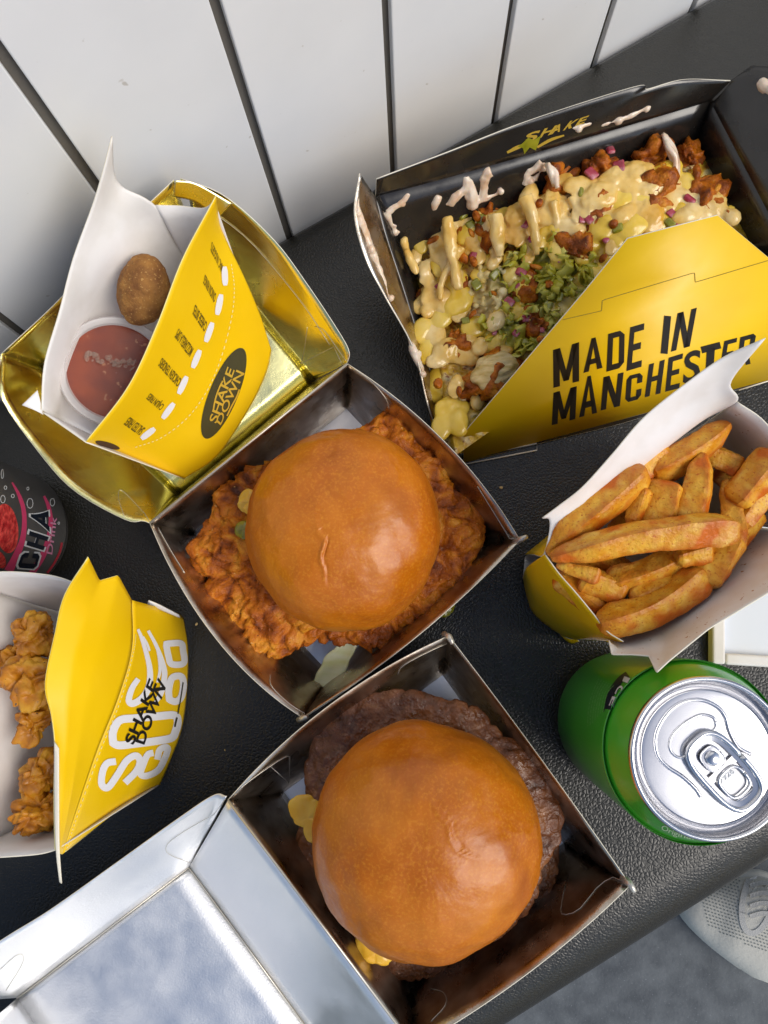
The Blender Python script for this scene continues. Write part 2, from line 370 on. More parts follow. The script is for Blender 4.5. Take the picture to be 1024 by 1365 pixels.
def lump(c, rad, rot=(0,0,0), s=4, amp=.25, seed=0, fn=None, sq=1.0):
    V0, Fc = ico(s); E = Matrix.Rotation(rot[2], 3, 'Z') @ Matrix.Rotation(rot[1], 3, 'Y') @ Matrix.Rotation(rot[0], 3, 'X')
    V = []
    for v in V0:
        q = Vector([math.copysign(abs(x)**sq, x) for x in v])
        p = Vector((q.x*rad[0], q.y*rad[1], q.z*rad[2]))
        sd = p+Vector((seed*3.1, seed*7.7, seed*1.3))
        d = (fn or (lambda a: crispy(a)))(sd)*amp/.25
        V.append(Vector(c)+E @ (p+v*d*min(1, min(rad)*1.2)))
    return V, Fc
def pillow(out, ctr, zc, th, nA=260, nL=54, amp=.9, seed=0, sq=.55, lift=None):
    """flat rounded mass with a given plan outline (world points) and a crisp rough surface"""
    c = Vector((ctr.x, ctr.y)); pol = sorted((math.atan2(p.y-c.y, p.x-c.x), (Vector((p.x, p.y))-c).length) for p in out)
    aa = [p[0] for p in pol]; rr = [p[1] for p in pol]
    aa = [aa[-1]-2*math.pi]+aa+[aa[0]+2*math.pi]; rr = [rr[-1]]+rr+[rr[0]]
    V, Fc = [], []
    for j in range(nL+1):
        ph = -math.pi/2+math.pi*j/nL
        cr_, sz = max(0, math.cos(ph))**sq, math.sin(ph)
        for i in range(nA):
            a = -math.pi+2*math.pi*i/nA; R = float(np.interp(a, aa, rr))
            p = Vector((c.x+R*cr_*math.cos(a), c.y+R*cr_*math.sin(a), zc+th*sz))
            if lift: p.z += lift(p)
            sd = p+Vector((seed*3.3, seed*5.1, seed))
            nrm = Vector((math.cos(a)*math.cos(ph), math.sin(a)*math.cos(ph), sz*1.0))
            V.append(p+nrm*crispy(sd)*amp)
    for j in range(nL):
        for i in range(nA): Fc.append((j*nA+i, j*nA+(i+1) % nA, (j+1)*nA+(i+1) % nA, (j+1)*nA+i))
    return V, Fc
def remesh(o, vox, smooth=2):
    md = o.modifiers.new('fuse', 'REMESH'); md.mode = 'VOXEL'; md.voxel_size = vox*CM; md.use_smooth_shade = True
    if smooth: s = o.modifiers.new('melt', 'SMOOTH'); s.factor = .5; s.iterations = smooth
    return o
class Join:
    def __init__(s): s.V, s.F = [], []
    def add(s, vf): k = len(s.V); s.V += vf[0]; s.F += [tuple(i+k for i in f) for f in vf[1]]; return s
    def build(s, name, m, parent=None, smooth=True, origin=None): return mk(name, s.V, s.F, m, parent, smooth, origin)

# ------------------------------------------------------------------ the setting
WD = Vector((.8607, .5091, 0)); WN = Vector((.5091, -.8607, 0))     # along the wall, and out of it
W0 = Vector((-6.925, 21.91, 0))
def at_wall(s, wd, z): return W0+WD*s+WN*wd+Vector((0, 0, z))
FLOOR = -45
V = [(-300,-300,FLOOR),(300,-300,FLOOR),(300,300,FLOOR),(-300,300,FLOOR)]
fl = mk('floor', V, [(0,1,2,3)], M['floor']); fl['kind'] = 'structure'

wall = thing('panelled_wall', 'white wall of upright panels with dark joints behind the black bench', 'wall', at_wall(0, 0, FLOOR))
V = [at_wall(-80,-.35,FLOOR), at_wall(100,-.35,FLOOR), at_wall(100,-.35,95), at_wall(-80,-.35,95)]
mk('joint_backing', V, [(0,1,2,3)], M['grout'], wall)
def box_wall(s0, s1, d0, d1, z0, z1):
    V = [at_wall(s, d, z) for z in (z0, z1) for d in (d0, d1) for s in (s0, s1)]
    return V, [(0,1,3,2),(4,6,7,5),(0,4,5,1),(2,3,7,6),(0,2,6,4),(1,5,7,3)]
JW = .42
joints = [0.0, 6.87, 13.56, 20.26]
pitch = 6.72
js = [pitch*k for k in range(-9, 0)]+joints+[20.26+pitch*k for k in range(1, 10)]
js[8] = -7.25; js[7] = -14.6; js[6] = -21.4; 
for i in range(6): js[i] = js[6]-pitch*(6-i)
for a, b in zip(js[:-1], js[1:]):
    V, Fc = box_wall(a+JW/2, b-JW/2, -.34, 0, FLOOR, 94)
    o = mk('wall_panel', V, Fc, M['wall'], wall, origin=at_wall((a+b)/2, 0, FLOOR))
    bv = o.modifiers.new('edge', 'BEVEL'); bv.width = .0006; bv.segments = 2

bench = thing('leather_bench', 'black pebbled leather bench seat under the food along the white wall', 'bench', at_wall(0, 20, FLOOR))
prof = [(.15,-10),(.15,-1.2),(.25,-.5),(.6,-.12),(1.2,0)]
WF = 41.4; RR = 3.2
prof += [(1.2+(WF-RR-1.2)*k/14, 0) for k in range(1, 15)]
prof += [(WF-RR+RR*math.sin(t), -RR+RR*math.cos(t)) for t in [math.pi/2*k/10 for k in range(1, 11)]]
prof += [(WF,-9),(WF-.6,-10.5),(WF-2,-11)]
ns = 60; V = []; Fc = []
for i in range(ns):
    s = -75+170*i/(ns-1)
    for wd, z in prof:
        p = at_wall(s, wd, z)
        V.append(p)
m = len(prof)
Fc = [(i*m+j, (i+1)*m+j, (i+1)*m+j+1, i*m+j+1) for i in range(ns-1) for j in range(m-1)]
mk('seat_cushion', V, Fc, M['leather'], bench, True)
V, Fc = box_wall(-75, 95, .5, WF-4, FLOOR, -10.6)
mk('plinth', V, Fc, M['black_card'], bench)

# ------------------------------------------------------------------ burger boxes
def arch(a, b, bulge_px, n=9):
    """rim line between two (u,v,z) corners, bowed sideways by a control point"""
    m = ((a[0]+b[0])/2+bulge_px[0], (a[1]+b[1])/2+bulge_px[1], (a[2]+b[2])/2+(bulge_px[2] if len(bulge_px) > 2 else 0))
    A, B, Mm = P(*a), P(*b), P(*m)
    return [A*(1-t)*(1-t)+(2*Mm-(A+B)*.5)*2*t*(1-t)+B*t*t for t in [k/(n-1) for k in range(n)]]
def line3(a, b, n=9): return [Vector(a).lerp(Vector(b), k/(n-1)) for k in range(n)]
def slits(surfs, paths, parent, name='slit_edge', r=.018):
    for pth, s in paths:
        c = [surfs[s].hit(u, v, .02) for u, v in [tuple(q)[:2] for q in cr([(a, b, 0) for a, b in pth], 14)]]
        V, Fc = tube(c, r, 6); mk(name, V, Fc, M['slit'], parent, True)

# ---- first box: chicken burger tray and its open lid
b1 = thing('burger_box', 'open foil lined box holding the crispy chicken burger', 'food box', P(450,720,0), 'open burger boxes')
L_, T_, R1, B_ = (200,697,4.4), (463,485,4.4), (693,720,4.5), (404,957,4.4)
tb = {'L': P(262,712,.25), 'T': P(462,545,.25), 'R': P(622,716,.25), 'B': P(441,899,.25)}
V = [tb['L'], tb['T'], tb['R'], tb['B']]
mk('tray_floor', V, [(3,2,1,0)], M['foil'], b1)
F1 = M['foil_grease']
s1 = {}
def wallp(nm, rim, e0, e1, key, parent, store, front=None, nr=10):
    V, Fc = loft([rim, [r.lerp(q, .5) for r, q in zip(rim, line3(e0, e1, len(rim)))], line3(e0, e1, len(rim))], 28, nr)
    o, s = card(nm, V, Fc, front or F1, M['black_card'], M['edge'], parent); store[key] = s
wallp('tray_side', arch(L_, T_, (0,0)), tb['L'], tb['T'], 'LT', b1, s1)
wallp('tray_side', arch(T_, R1, (14,-14,.3)), tb['T'], tb['R'], 'TR', b1, s1)
wallp('tray_side', arch(R1, B_, (8,9,.2)), tb['R'], tb['B'], 'RB', b1, s1)
wallp('tray_side', arch(L_, B_, (-17,20,.4)), tb['L'], tb['B'], 'LB', b1, s1)
slits(s1, [([(210,703),(228,735),(246,764)],'LB'), ([(467,487),(495,508),(514,530),(519,545)],'TR'),
           ([(637,648),(660,685),(684,724)],'TR'), ([(360,899),(362,915),(385,938),(412,955)],'LB'),
           ([(404,955),(425,915),(441,899)],'RB')], b1)
# corner lock tabs
for c in [(694,719,4.6,12,-8), (403,958,4.5,4,8)]:
    a = P(c[0], c[1], c[2]); V, Fc = tube([a+Vector((-.2,-.1,-.5)), a, a+Vector((.25,.1,.25))], [.16,.14,.1], 8)
    mk('lock_tab', V, Fc, M['slit'], b1, True)
# hinge rims
HL, HR = P(200,697,4.4), P(463,485,4.4)
V, Fc = tube([HL, HR], .06, 8); mk('hinge_crease', V, Fc, M['slit'], b1, True)
FL, FR = P(239,660,.7), P(418,509,.7); BR, BL = P(262,322,3.5), P(63,491,3.5)
def lidpart(nm, rows, key, m=None, ns=28, nr=10, ss=True, st=True, parent=None, store=None):
    V, Fc = loft(rows, ns, nr, ss, st); o, s = card(nm, V, Fc, m or M['foil'], M['black_card'], M['edge'], parent or b1); (store if store is not None else s1)[key] = s
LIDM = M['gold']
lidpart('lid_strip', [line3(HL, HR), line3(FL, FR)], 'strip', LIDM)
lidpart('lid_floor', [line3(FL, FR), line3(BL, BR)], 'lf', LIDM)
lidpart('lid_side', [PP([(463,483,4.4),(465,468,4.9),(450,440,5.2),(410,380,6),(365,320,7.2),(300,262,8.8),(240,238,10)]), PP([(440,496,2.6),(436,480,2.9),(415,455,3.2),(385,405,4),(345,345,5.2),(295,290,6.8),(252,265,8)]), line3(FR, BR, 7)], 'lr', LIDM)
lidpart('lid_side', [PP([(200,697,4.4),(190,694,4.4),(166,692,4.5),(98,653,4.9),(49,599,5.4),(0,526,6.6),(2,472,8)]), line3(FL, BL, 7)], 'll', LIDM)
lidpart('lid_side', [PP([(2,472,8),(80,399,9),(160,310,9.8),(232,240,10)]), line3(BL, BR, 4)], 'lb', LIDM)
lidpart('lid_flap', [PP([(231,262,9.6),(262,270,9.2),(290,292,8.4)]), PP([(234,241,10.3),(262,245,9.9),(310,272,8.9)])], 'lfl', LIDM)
slits(s1, [([(420,435),(432,440),(447,460),(462,481)],'lr'), ([(262,268),(330,318),(400,400),(440,460)],'lr'), ([(395,508),(405,470),(410,436)],'lr'), ([(166,690),(158,664),(164,655),(203,696)],'ll')], b1, 'crease_line', .012)

# ---- second box: beef burger tray and its open lid
b2 = thing('burger_box', 'open silver lined box holding the beef burger, lid folded out flat', 'food box', P(570,1120,0), 'open burger boxes')
L_, T_, R2, B_ = (304,1067,5), (598,848,5), (840,1180,5), (552,1396,5)
tb = {'L': P(379,1056,.25), 'T': P(590,900,.25), 'R': P(751,1124,.25), 'B': P(543,1282,.25)}
mk('tray_floor', [tb['L'], tb['T'], tb['R'], tb['B']], [(3,2,1,0)], M['foil'], b2)
s2 = {}
wallp('tray_side', arch(L_, T_, (-10,-18,.3)), tb['L'], tb['T'], 'LT', b2, s2)
wallp('tray_side', arch(T_, R2, (2,-2,.1)), tb['T'], tb['R'], 'TR', b2, s2)
wallp('tray_side', arch(R2, B_, (8,9,.3)), tb['R'], tb['B'], 'RB', b2, s2)
wallp('tray_side', arch(L_, B_, (0,0)), tb['L'], tb['B'], 'LB', b2, s2)
slits(s2, [([(530,899),(536,888),(560,874),(596,857)],'LT'), ([(311,1057),(350,1028),(382,1008),(386,1018),(384,1056)],'LT'),
           ([(829,1164),(800,1180),(772,1213),(750,1219),(749,1205),(754,1180)],'RB'), ([(575,1318),(592,1324),(594,1340),(575,1362)],'RB')], b2)
for c in [(840,1178,5.2), (599,849,5.1)]:
    a = P(*c); V, Fc = tube([a+Vector((-.2,.1,-.4)), a, a+Vector((.15,-.3,.1))], [.16,.15,.1], 8)
    mk('lock_tab', V, Fc, M['slit'], b2, True)
HL, HB = P(304,1067,5), P(552,1396,5)
V, Fc = tube([HL, HB], .06, 8); mk('hinge_crease', V, Fc, M['slit'], b2, True)
_dd = (HB-HL).normalized(); FA = P(252,1156,.3); FB_ = FA+_dd*9.4
_sd = (P(0,1348,.3)-FA).normalized(); FC, FD = FA+_sd*10, FB_+_sd*10
lidpart('lid_strip', [line3(HL, HB), line3(FA, FB_)], 'strip', parent=b2, store=s2)
lidpart('lid_floor', [line3(FA, FB_), line3(FC, FD)], 'lf', parent=b2, store=s2)
rim = PP([(302,1062,4.9),(284,1061,4.7),(233,1095,4.4),(152,1153,4.2),(66,1214,4.1),(0,1255,4.2),(-60,1300,4.3)])
mid = PP([(286,1094,3.2),(270,1100,3),(222,1132,2.8),(140,1190,2.7),(62,1245,2.7),(-10,1294,2.7),(-70,1335,2.7)])
lidpart('lid_side', [rim, mid, line3(FA, FC, 7)], 'll', ns=40, parent=b2, store=s2)
lidpart('lid_side', [line3(FC, FD), line3(FC+_sd*1.5+Vector((0,0,4)), FD+_sd*1.5+Vector((0,0,4)))], 'lb', parent=b2, store=s2)
slits(s2, [([(300,1078),(262,1098),(228,1120),(221,1132),(228,1140),(254,1150)],'ll'), ([(0,1292),(22,1273),(31,1274),(28,1288),(8,1320)],'ll')], b2, 'crease_line', .012)
V, Fc = tube([FA+Vector((0,0,.05)), FB_+Vector((0,0,.05))], .045, 6); mk('crease_line', V, Fc, M['slit'], b2, True)
V, Fc = tube([FA+Vector((0,0,.05)), FC+Vector((0,0,.05))], .035, 6); mk('crease_line', V, Fc, M['slit'], b2, True)

# ------------------------------------------------------------------ burgers
def bun_mesh(c, r, zb, zt, seam, seed, sx=1.0, sy=1.0, dents=()):
    nA, nL = 300, 120; V, Fc = [], []; hgt = zt-zb
    seamw = [P(*q) for q in seam]; sp = cr(seamw, 40)
    for j in range(nL+1):
        t = j/nL; ph = math.pi*t          # 0 top, pi bottom centre
        if ph < math.pi/2: rr = math.sin(ph)**.86; z = zb+hgt*.30+hgt*.70*math.cos(ph)**.94
        else: rr = math.sin(ph)**.45; z = zb+hgt*.30+hgt*.30*math.cos(ph)
        for i in range(nA):
            a = 2*math.pi*i/nA
            wob = 1+.034*noise.noise(Vector((math.cos(a)*1.1, math.sin(a)*1.1, seed)))+.014*noise.noise(Vector((math.cos(a)*3, math.sin(a)*3, seed+5)))
            p = Vector((c.x+r*sx*rr*wob*math.cos(a), c.y+r*sy*rr*wob*math.sin(a), z))
            p += Vector((math.cos(a)*rr, math.sin(a)*rr, .8))*(.10*noise.noise(p*.55+Vector((seed,0,0)))+.045*noise.noise(p*1.3+Vector((0,seed,0)))+.012*noise.noise(p*4)+.006*noise.noise(p*11))
            if ph < 1.35:
                q0 = Vector((p.x, p.y))
                dm = 9; kk = 0
                for k, q in enumerate(sp):
                    dd = (q0-Vector((q.x, q.y))).length
                    if dd < dm: dm, kk = dd, k
                f = math.sin(math.pi*min(1, max(0, (kk+.5)/40)))**.6
                side = 1 if (q0-Vector((sp[kk].x, sp[kk].y))).cross(Vector((sp[min(kk+1,39)].x-sp[max(kk-1,0)].x, sp[min(kk+1,39)].y-sp[max(kk-1,0)].y))) > 0 else -1
                g = dm*side
                p.z += f*(-.055*math.exp(-((g+.05)/.05)**2)+.075*math.exp(-((g-.09)/.075)**2))
            for dc, dr, da in dents:
                dq = (Vector((p.x, p.y))-Vector((dc.x, dc.y))).length
                p.z -= da*math.exp(-(dq/dr)**2)
            V.append(p)
    for j in range(nL):
        for i in range(nA): Fc.append((j*nA+i, (j+1)*nA+i, (j+1)*nA+(i+1) % nA, j*nA+(i+1) % nA))
    return V, Fc

def rimtone(o, zb, zt):
    # the crust is baked paler towards its rim
    z = [(v.co.z*100+base_of(o.parent).z-zb)/(zt-zb) for v in o.data.vertices]
    at = o.data.attributes.new('rim', 'FLOAT', 'POINT')
    at.data.foreach_set('value', [max(0, min(1, (.52-q)/.30))*.9+.35*max(0, noise.noise(v.co*55)) for q, v in zip(z, o.data.vertices)])
bu1 = thing('chicken_burger', 'burger with a big crispy fried chicken fillet sticking out of a glossy bun', 'burger', P(457,712,.3), 'burgers')
c1 = P(457,704,5)
V, Fc = bun_mesh(c1, 4.42, 3.3, 8.1, [(427,668,8),(424,690,8),(428,708,8),(436,722,8),(430,742,8),(434,760,8),(434,778,8)], 3, 1.0, 1.04)
bt = mk('top_bun', V, Fc, M['bun'], bu1, True); rimtone(bt, 3.3, 8.1)
V, Fc = lathe([(0.01,.35),(3.2,.35),(3.9,.7),(4.0,1.3),(3.6,1.7),(.01,1.7)], (c1.x, c1.y, 0), 64); mk('bottom_bun', V, Fc, M['crumb'], bu1, True)
out = PP([(q[0], q[1], 3.0) for q in [(300,640),(268,690),(248,730),(250,752),(272,772),(274,800),(298,808),(300,838),(322,862),(332,884),(365,880),(402,866),(440,862),(475,858),(505,862),(545,845),(580,812),(615,788),(640,755),(652,715),(646,680),(630,655),(604,640),(588,605),(575,588),(550,556),(515,546),(482,562),(440,590),(380,610),(330,625)]])
V, Fc = pillow(out, P(452,715,3), 2.75, .95, 380, 80, 1.15, 1)
mk('chicken_fillet', V, Fc, M['chicken'], bu1, True)
# melted cheese and lettuce that show at the rim
def sheet_blob(pxs, z, th, m, name, parent, seed, amp=.25):
    o = PP([(a, b, z) for a, b in pxs]); cx = sum((q for q in o), Vector())/len(o)
    V, Fc = pillow(o, cx, z, th, 60, 16, amp, seed, .6); return mk(name, V, Fc, m, parent, True)
sheet_blob([(320,660),(332,652),(345,670),(340,686),(326,684)], 3.9, .16, M['cheese'], 'cheese_slice', bu1, 2)
sheet_blob([(314,700),(330,695),(335,713),(322,718)], 3.75, .15, M['pickle'], 'pickle_slice', bu1, 4)
sheet_blob([(575,795),(600,792),(606,812),(588,822)], 1.6, .15, M['pickle'], 'pickle_slice', bu1, 5)

def ribbon3(pts, wid, m, name, parent=None, seg=24, wn=6, curl=.12, seed=0):
    c = cr(PP(pts), seg); V, Fc = [], []
    for i, p in enumerate(c):
        t = (c[min(i+1, seg-1)]-c[max(i-1, 0)]).normalized(); s = t.cross(Vector((0,0,1))).normalized()
        w = wid*(.55+.45*math.sin(math.pi*(i+.8)/(seg+.6)))*(1+.2*noise.noise(p*2+Vector((seed,0,0))))
        for k in range(wn):
            x = (k/(wn-1)-.5); V.append(p+s*x*w+Vector((0,0,curl*(abs(x)*2)**2+.05*noise.noise(p*2+s*x*3))))
    for i in range(seg-1):
        for k in range(wn-1): Fc.append((i*wn+k, i*wn+k+1, (i+1)*wn+k+1, (i+1)*wn+k))
    o = mk(name, V, Fc, m, parent, True); md = o.modifiers.new('thickness', 'SOLIDIFY'); md.thickness = .0007; return o
le = ribbon3([(468,856,2.6),(452,878,2.2),(437,900,1.7),(420,926,1.4)], 1.05, M['pale_lettuce'], 'lettuce_strip')
tag(le, 'pale green strip of lettuce fallen below the crispy chicken burger', 'lettuce')

bu2 = thing('beef_burger', 'burger with two dark beef patties and yellow cheese under a round bun', 'burger', P(567,1120,.3), 'burgers')
c2 = P(567,1112,5.2)
V, Fc = bun_mesh(c2, 4.74, 3.9, 9.2, [(578,1068,9),(588,1082,9),(600,1098,9),(604,1116,9),(614,1132,9),(632,1142,9)], 9, 1.0, .985, [(P(520,972,6.5), .9, .35), (P(470,1010,6.5), .8, .25)])
bt = mk('top_bun', V, Fc, M['bun'], bu2, True); rimtone(bt, 3.9, 9.2)
V, Fc = lathe([(0.01,.35),(3.3,.35),(4.1,.7),(4.2,1.2),(3.6,1.5),(.01,1.5)], (c2.x, c2.y, 0), 64); mk('bottom_bun', V, Fc, M['crumb'], bu2, True)
out = PP([(q[0], q[1], 3.6) for q in [(404,1040),(406,1000),(426,964),(458,936),(520,918),(580,926),(645,946),(676,978),(712,1004),(736,1046),(754,1090),(748,1125),(725,1160),(718,1195),(690,1235),(640,1262),(560,1278),(500,1260),(460,1220),(432,1170),(420,1110)]])
V, Fc = pillow(out, P(570,1110,3.6), 3.55, .5, 320, 50, .5, 11, .35)
mk('beef_patty', V, Fc, M['beef'], bu2, True)
out = PP([(q[0], q[1], 2.2) for q in [(396,1105),(388,1150),(398,1200),(426,1250),(470,1275),(512,1300),(560,1308),(610,1296),(680,1280),(714,1240),(738,1196),(744,1145),(715,1060),(650,990),(560,960),(470,980),(425,1040)]])
V, Fc = pillow(out, P(567,1130,2.2), 2.1, .55, 320, 50, .5, 17, .35)
mk('beef_patty', V, Fc, M['beef'], bu2, True)
sheet_blob([(384,1072),(398,1058),(424,1064),(440,1090),(430,1124),(410,1122),(404,1104),(390,1092)], 3.95, .12, M['cheese'], 'cheese_slice', bu2, 6)
sheet_blob([(474,1250),(500,1256),(530,1266),(522,1284),(500,1284),(480,1272)], 3.6, .2, M['cheese'], 'cheese_slice', bu2, 7)
V, Fc = lump(P(525,1226,6.9), (.16,.09,.08), (0,0,1), 2, .1); mk('crumb', V, Fc, M['crumb'], bu2, True)

# ------------------------------------------------------------------ big box of loaded chicken
bx = thing('loaded_food_box', 'yellow and black takeaway box of loaded chicken with black capitals on its front', 'food box', P(800,380,0))
PA, PB, PC = P(618,617,.05), P(1024,508,.05), P(837,318,10.4)
PN = (PB-PA).cross(PC-PA).normalized()
def on_plane(u, v):
    d = ray(u, v); t = (PA-CAMP).dot(PN)/d.dot(PN); return CAMP+d*t
outl = [(618,617),(619,577),(700,482),(780,388),(837,318),(957,287),(1024,343),(1085,394),(1100,488),(1024,508),(820,567)]
V, Fc = poly([on_plane(*q) for q in outl]); _, fs = card('front_panel', V, Fc, M['yellow'], M['black_card'], M['edge'], bx, .06, False)
class PlaneSurf:
    def hit(s, u, v, off=.03):
        n = PN if PN.dot(CAMP-PA) > 0 else -PN
        return on_plane(u, v)+n*off
fs = PlaneSurf()
def Z(q, ox, oy, k): return [(ox+x*k, oy+y*k) for x, y in q]
def bx_(x0, y0, x1, y1): return [(x0,y0),(x1,y0),(x1,y1),(x0,y1)]
BLOCK = {'M': [bx_(0,0,.25,1), bx_(.75,0,1,1), [(.40,.10),(.60,.10),(.27,1),(.03,1)], [(.40,.10),(.60,.10),(.97,1),(.73,1)]],
 'A': [[(0,0),(.28,0),(.62,1),(.34,1)], [(.72,0),(1,0),(.66,1),(.38,1)], bx_(.2,.20,.8,.36)],
 'D': [bx_(0,0,.31,1), bx_(.31,.85,.72,1), bx_(.31,0,.72,.15), bx_(.69,.13,1,.87), [(.72,1),(.69,.85),(.69,.80),(1,.87)], [(.72,0),(1,.13),(.69,.2),(.69,.15)]],
 'E': [bx_(0,0,.33,1), bx_(.33,.85,1,1), bx_(.33,.43,.86,.58), bx_(.33,0,1,.15)],
 'N': [bx_(0,0,.28,1), bx_(.72,0,1,1), [(.70,0),(.99,0),(.30,1),(.01,1)]],
 'C': [bx_(0,.13,.32,.87), bx_(.2,.85,.8,1), bx_(.2,0,.8,.15), [(0,.86),(.32,.8),(.3,1),(.2,1)], [(0,.14),(.2,0),(.3,0),(.32,.2)], bx_(.68,.62,1,.86), bx_(.68,.14,1,.38), [(.68,.80),(1,.86),(.8,1),(.7,1)], [(.68,.2),(.7,0),(.8,0),(1,.14)]],
 'H': [bx_(0,0,.31,1), bx_(.69,0,1,1), bx_(.31,.43,.69,.58)],
 'R': [bx_(0,0,.31,1), bx_(.31,.85,.75,1), bx_(.31,.40,.75,.55), bx_(.69,.5,1,.9), [(.69,.85),(1,.9),(.8,1),(.7,1)], [(.66,0),(1,0),(.66,.45),(.36,.45)]]}
pr = Print(fs, .02)
for ch, q in [('M',[(60,460),(175,430),(175,255),(58,290)]),('A',[(195,393),(280,370),(268,228),(212,243)]),('D',[(298,388),(377,366),(380,198),(306,218)]),
              ('E',[(388,385),(455,365),(468,170),(405,188)]),('I',[(540,312),(574,302),(588,132),(558,142)]),('N',[(588,298),(672,274),(704,100),(618,125)]),
              ('M',[(52,628),(158,600),(165,452),(60,482)]),('A',[(175,593),(256,572),(243,400),(198,413)]),('N',[(272,562),(358,542),(375,390),(285,412)]),
              ('C',[(382,528),(452,508),(462,390),(390,408)]),('H',[(470,503),(540,485),(560,333),(490,355)]),('E',[(562,478),(625,462),(642,305),(578,325)]),
              ('S',[(640,450),(715,425),(725,283),(650,302)]),('T',[(740,402),(780,392),(810,255),(725,277)]),('E',[(805,385),(865,368),(885,235),(828,250)]),
              ('R',[(882,370),(945,352),(972,213),(900,233)])]:
    qq = Z(q, 720, 380, .2969)
    if ch == 'I': pr.ribbon([((qq[0][0]+qq[1][0])/2, (qq[0][1]+qq[1][1])/2), ((qq[2][0]+qq[3][0])/2, (qq[2][1]+qq[3][1])/2)], 9.2, n=4)
    elif ch == 'T':
        a = qq; pr.ribbon([(a[3][0], a[3][1]+4), (a[2][0], a[2][1]+4)], 9, n=4); pr.ribbon([((a[0][0]+a[1][0])/2, (a[0][1]+a[1][1])/2), ((a[3][0]+a[2][0])/2, (a[3][1]+a[2][1])/2+4)], 10.5, n=4)
    elif ch in BLOCK:
        for pl in BLOCK[ch]: pr.add([bil(qq, x, y) for x, y in pl], [(0,1,2,3)])
    else: pr.text(ch, qq, .02, 2, 2)
pr.build('lettering', M['ink_black'], bx)
pr = Print(fs, .012)
pr.ribbon([(750,426),(802,414),(803,400),(926,363),(927,376),(1024,347)], .9, n=60, smooth=False)
pr.build('slit_line', M['slot'], bx)
# folded lock tabs below the front
for a, b in [((618,619),(716,600)), ((985,520),(1040,503))]:
    p0, p1 = P(a[0], a[1], .1), P(b[0], b[1], .1)
    V, Fc = tube([p0, p1, p1+Vector((0,.35,0)), p0+Vector((.3,.35,0))], .04, 6); mk('lock_tab', V, Fc, M['edge'], bx, True)
sB = {}
def bcard(nm, rows, key, front=None, back=None, ns=30, nr=8, ss=True, st=True):
    V, Fc = loft(rows, ns, nr, ss, st); o, s = card(nm, V, Fc, front or M['black_card'], back or M['yellow'], M['edge'], bx, .06); sB[key] = s
fold = PP([(501,262,5.6),(600,236,5.6),(747,194,5.7),(947,135,5.8)])
bbase = PP([(566,392,.25),(640,368,.25),(760,330,.25),(902,279,.25)])
bcard('back_flap', [PP([(502,239,7),(600,202,7),(691,166,7.1),(780,136,7.3),(854,114,7.4),(864,119,7.2),(912,106,7.1),(974,108,7)]), fold], 'bf', ns=60)
bcard('back_wall', [fold, bbase], 'bw')
bcard('left_flap', [PP([(480,231,7.6),(473,286,6.6),(488,345,5.3),(515,397,4.4),(553,467,3.1),(576,556,1.4),(616,618,.12)]), PP([(501,263,5.6),(513,310,4.6),(534,374,3.2),(560,455,2.0),(592,545,.8),(619,614,.12)])], 'lw', front=M['foil_grease'], ns=40)
bcard('left_wall', [PP([(501,263,5.6),(513,310,4.6),(534,374,3.2),(560,455,2.0),(592,545,.8),(619,614,.12)]), PP([(566,392,.25),(582,440,.2),(600,510,.15),(620,612,.1)])], 'lw2', ns=40)
rfold = PP([(947,135,5.8),(985,208,5.8),(1023,281,5.8),(1062,356,5.8)])
bcard('right_wall', [rfold, PP([(902,279,.25),(930,330,.25),(960,385,.25),(990,440,.25)])], 'rw')
bcard('right_flap', [PP([(976,106,6.9),(1002,87,7.6),(1060,90,8.6),(1160,210,9)]), rfold], 'rf', ns=30, ss=False)
V, Fc = poly(PP([(566,392,.12),(902,279,.12),(990,440,.12),(1090,490,.12),(1024,508,.12),(820,567,.12),(620,615,.12)]))
card('base_panel', V, Fc, M['black_card'], M['yellow'], M['edge'], bx, .05, False)
pr = Print(sB['bf'], .02)
for t, q in [('S', [(700,190),(714,186),(722,172),(702,178)]), ('H', [(718,184),(734,179),(744,166),(726,171)]), ('A', [(734,179),(746,175),(752,163),(740,167)]), ('K', [(750,174),(762,170),(774,157),(760,161)]), ('E', [(766,168),(778,164),(786,153),(774,157)])]: pr.text(t, q, .03, 2, 2)
pr.ribbon([(676,203),(690,196),(704,191)], [3,5,2], n=8); pr.ribbon([(716,196),(734,186),(752,180)], [3,4,2], n=8)
pr.build('gold_logo', M['ink_gold'], bx)
pr = Print(sB['bf'], .03)
st = [(690,195),(697,190),(704,183),(712,186),(721,180),(718,190),(714,200),(706,196),(699,205),(697,197)]
cx, cy = 705, 192
pr.add([(cx, cy)]+st, [(0, 1+i, 1+(i+1) % len(st)) for i in range(len(st))]); pr.build('star_mark', M['pickle'], bx)
for px in [(787,155),(668,170)]:
    pass

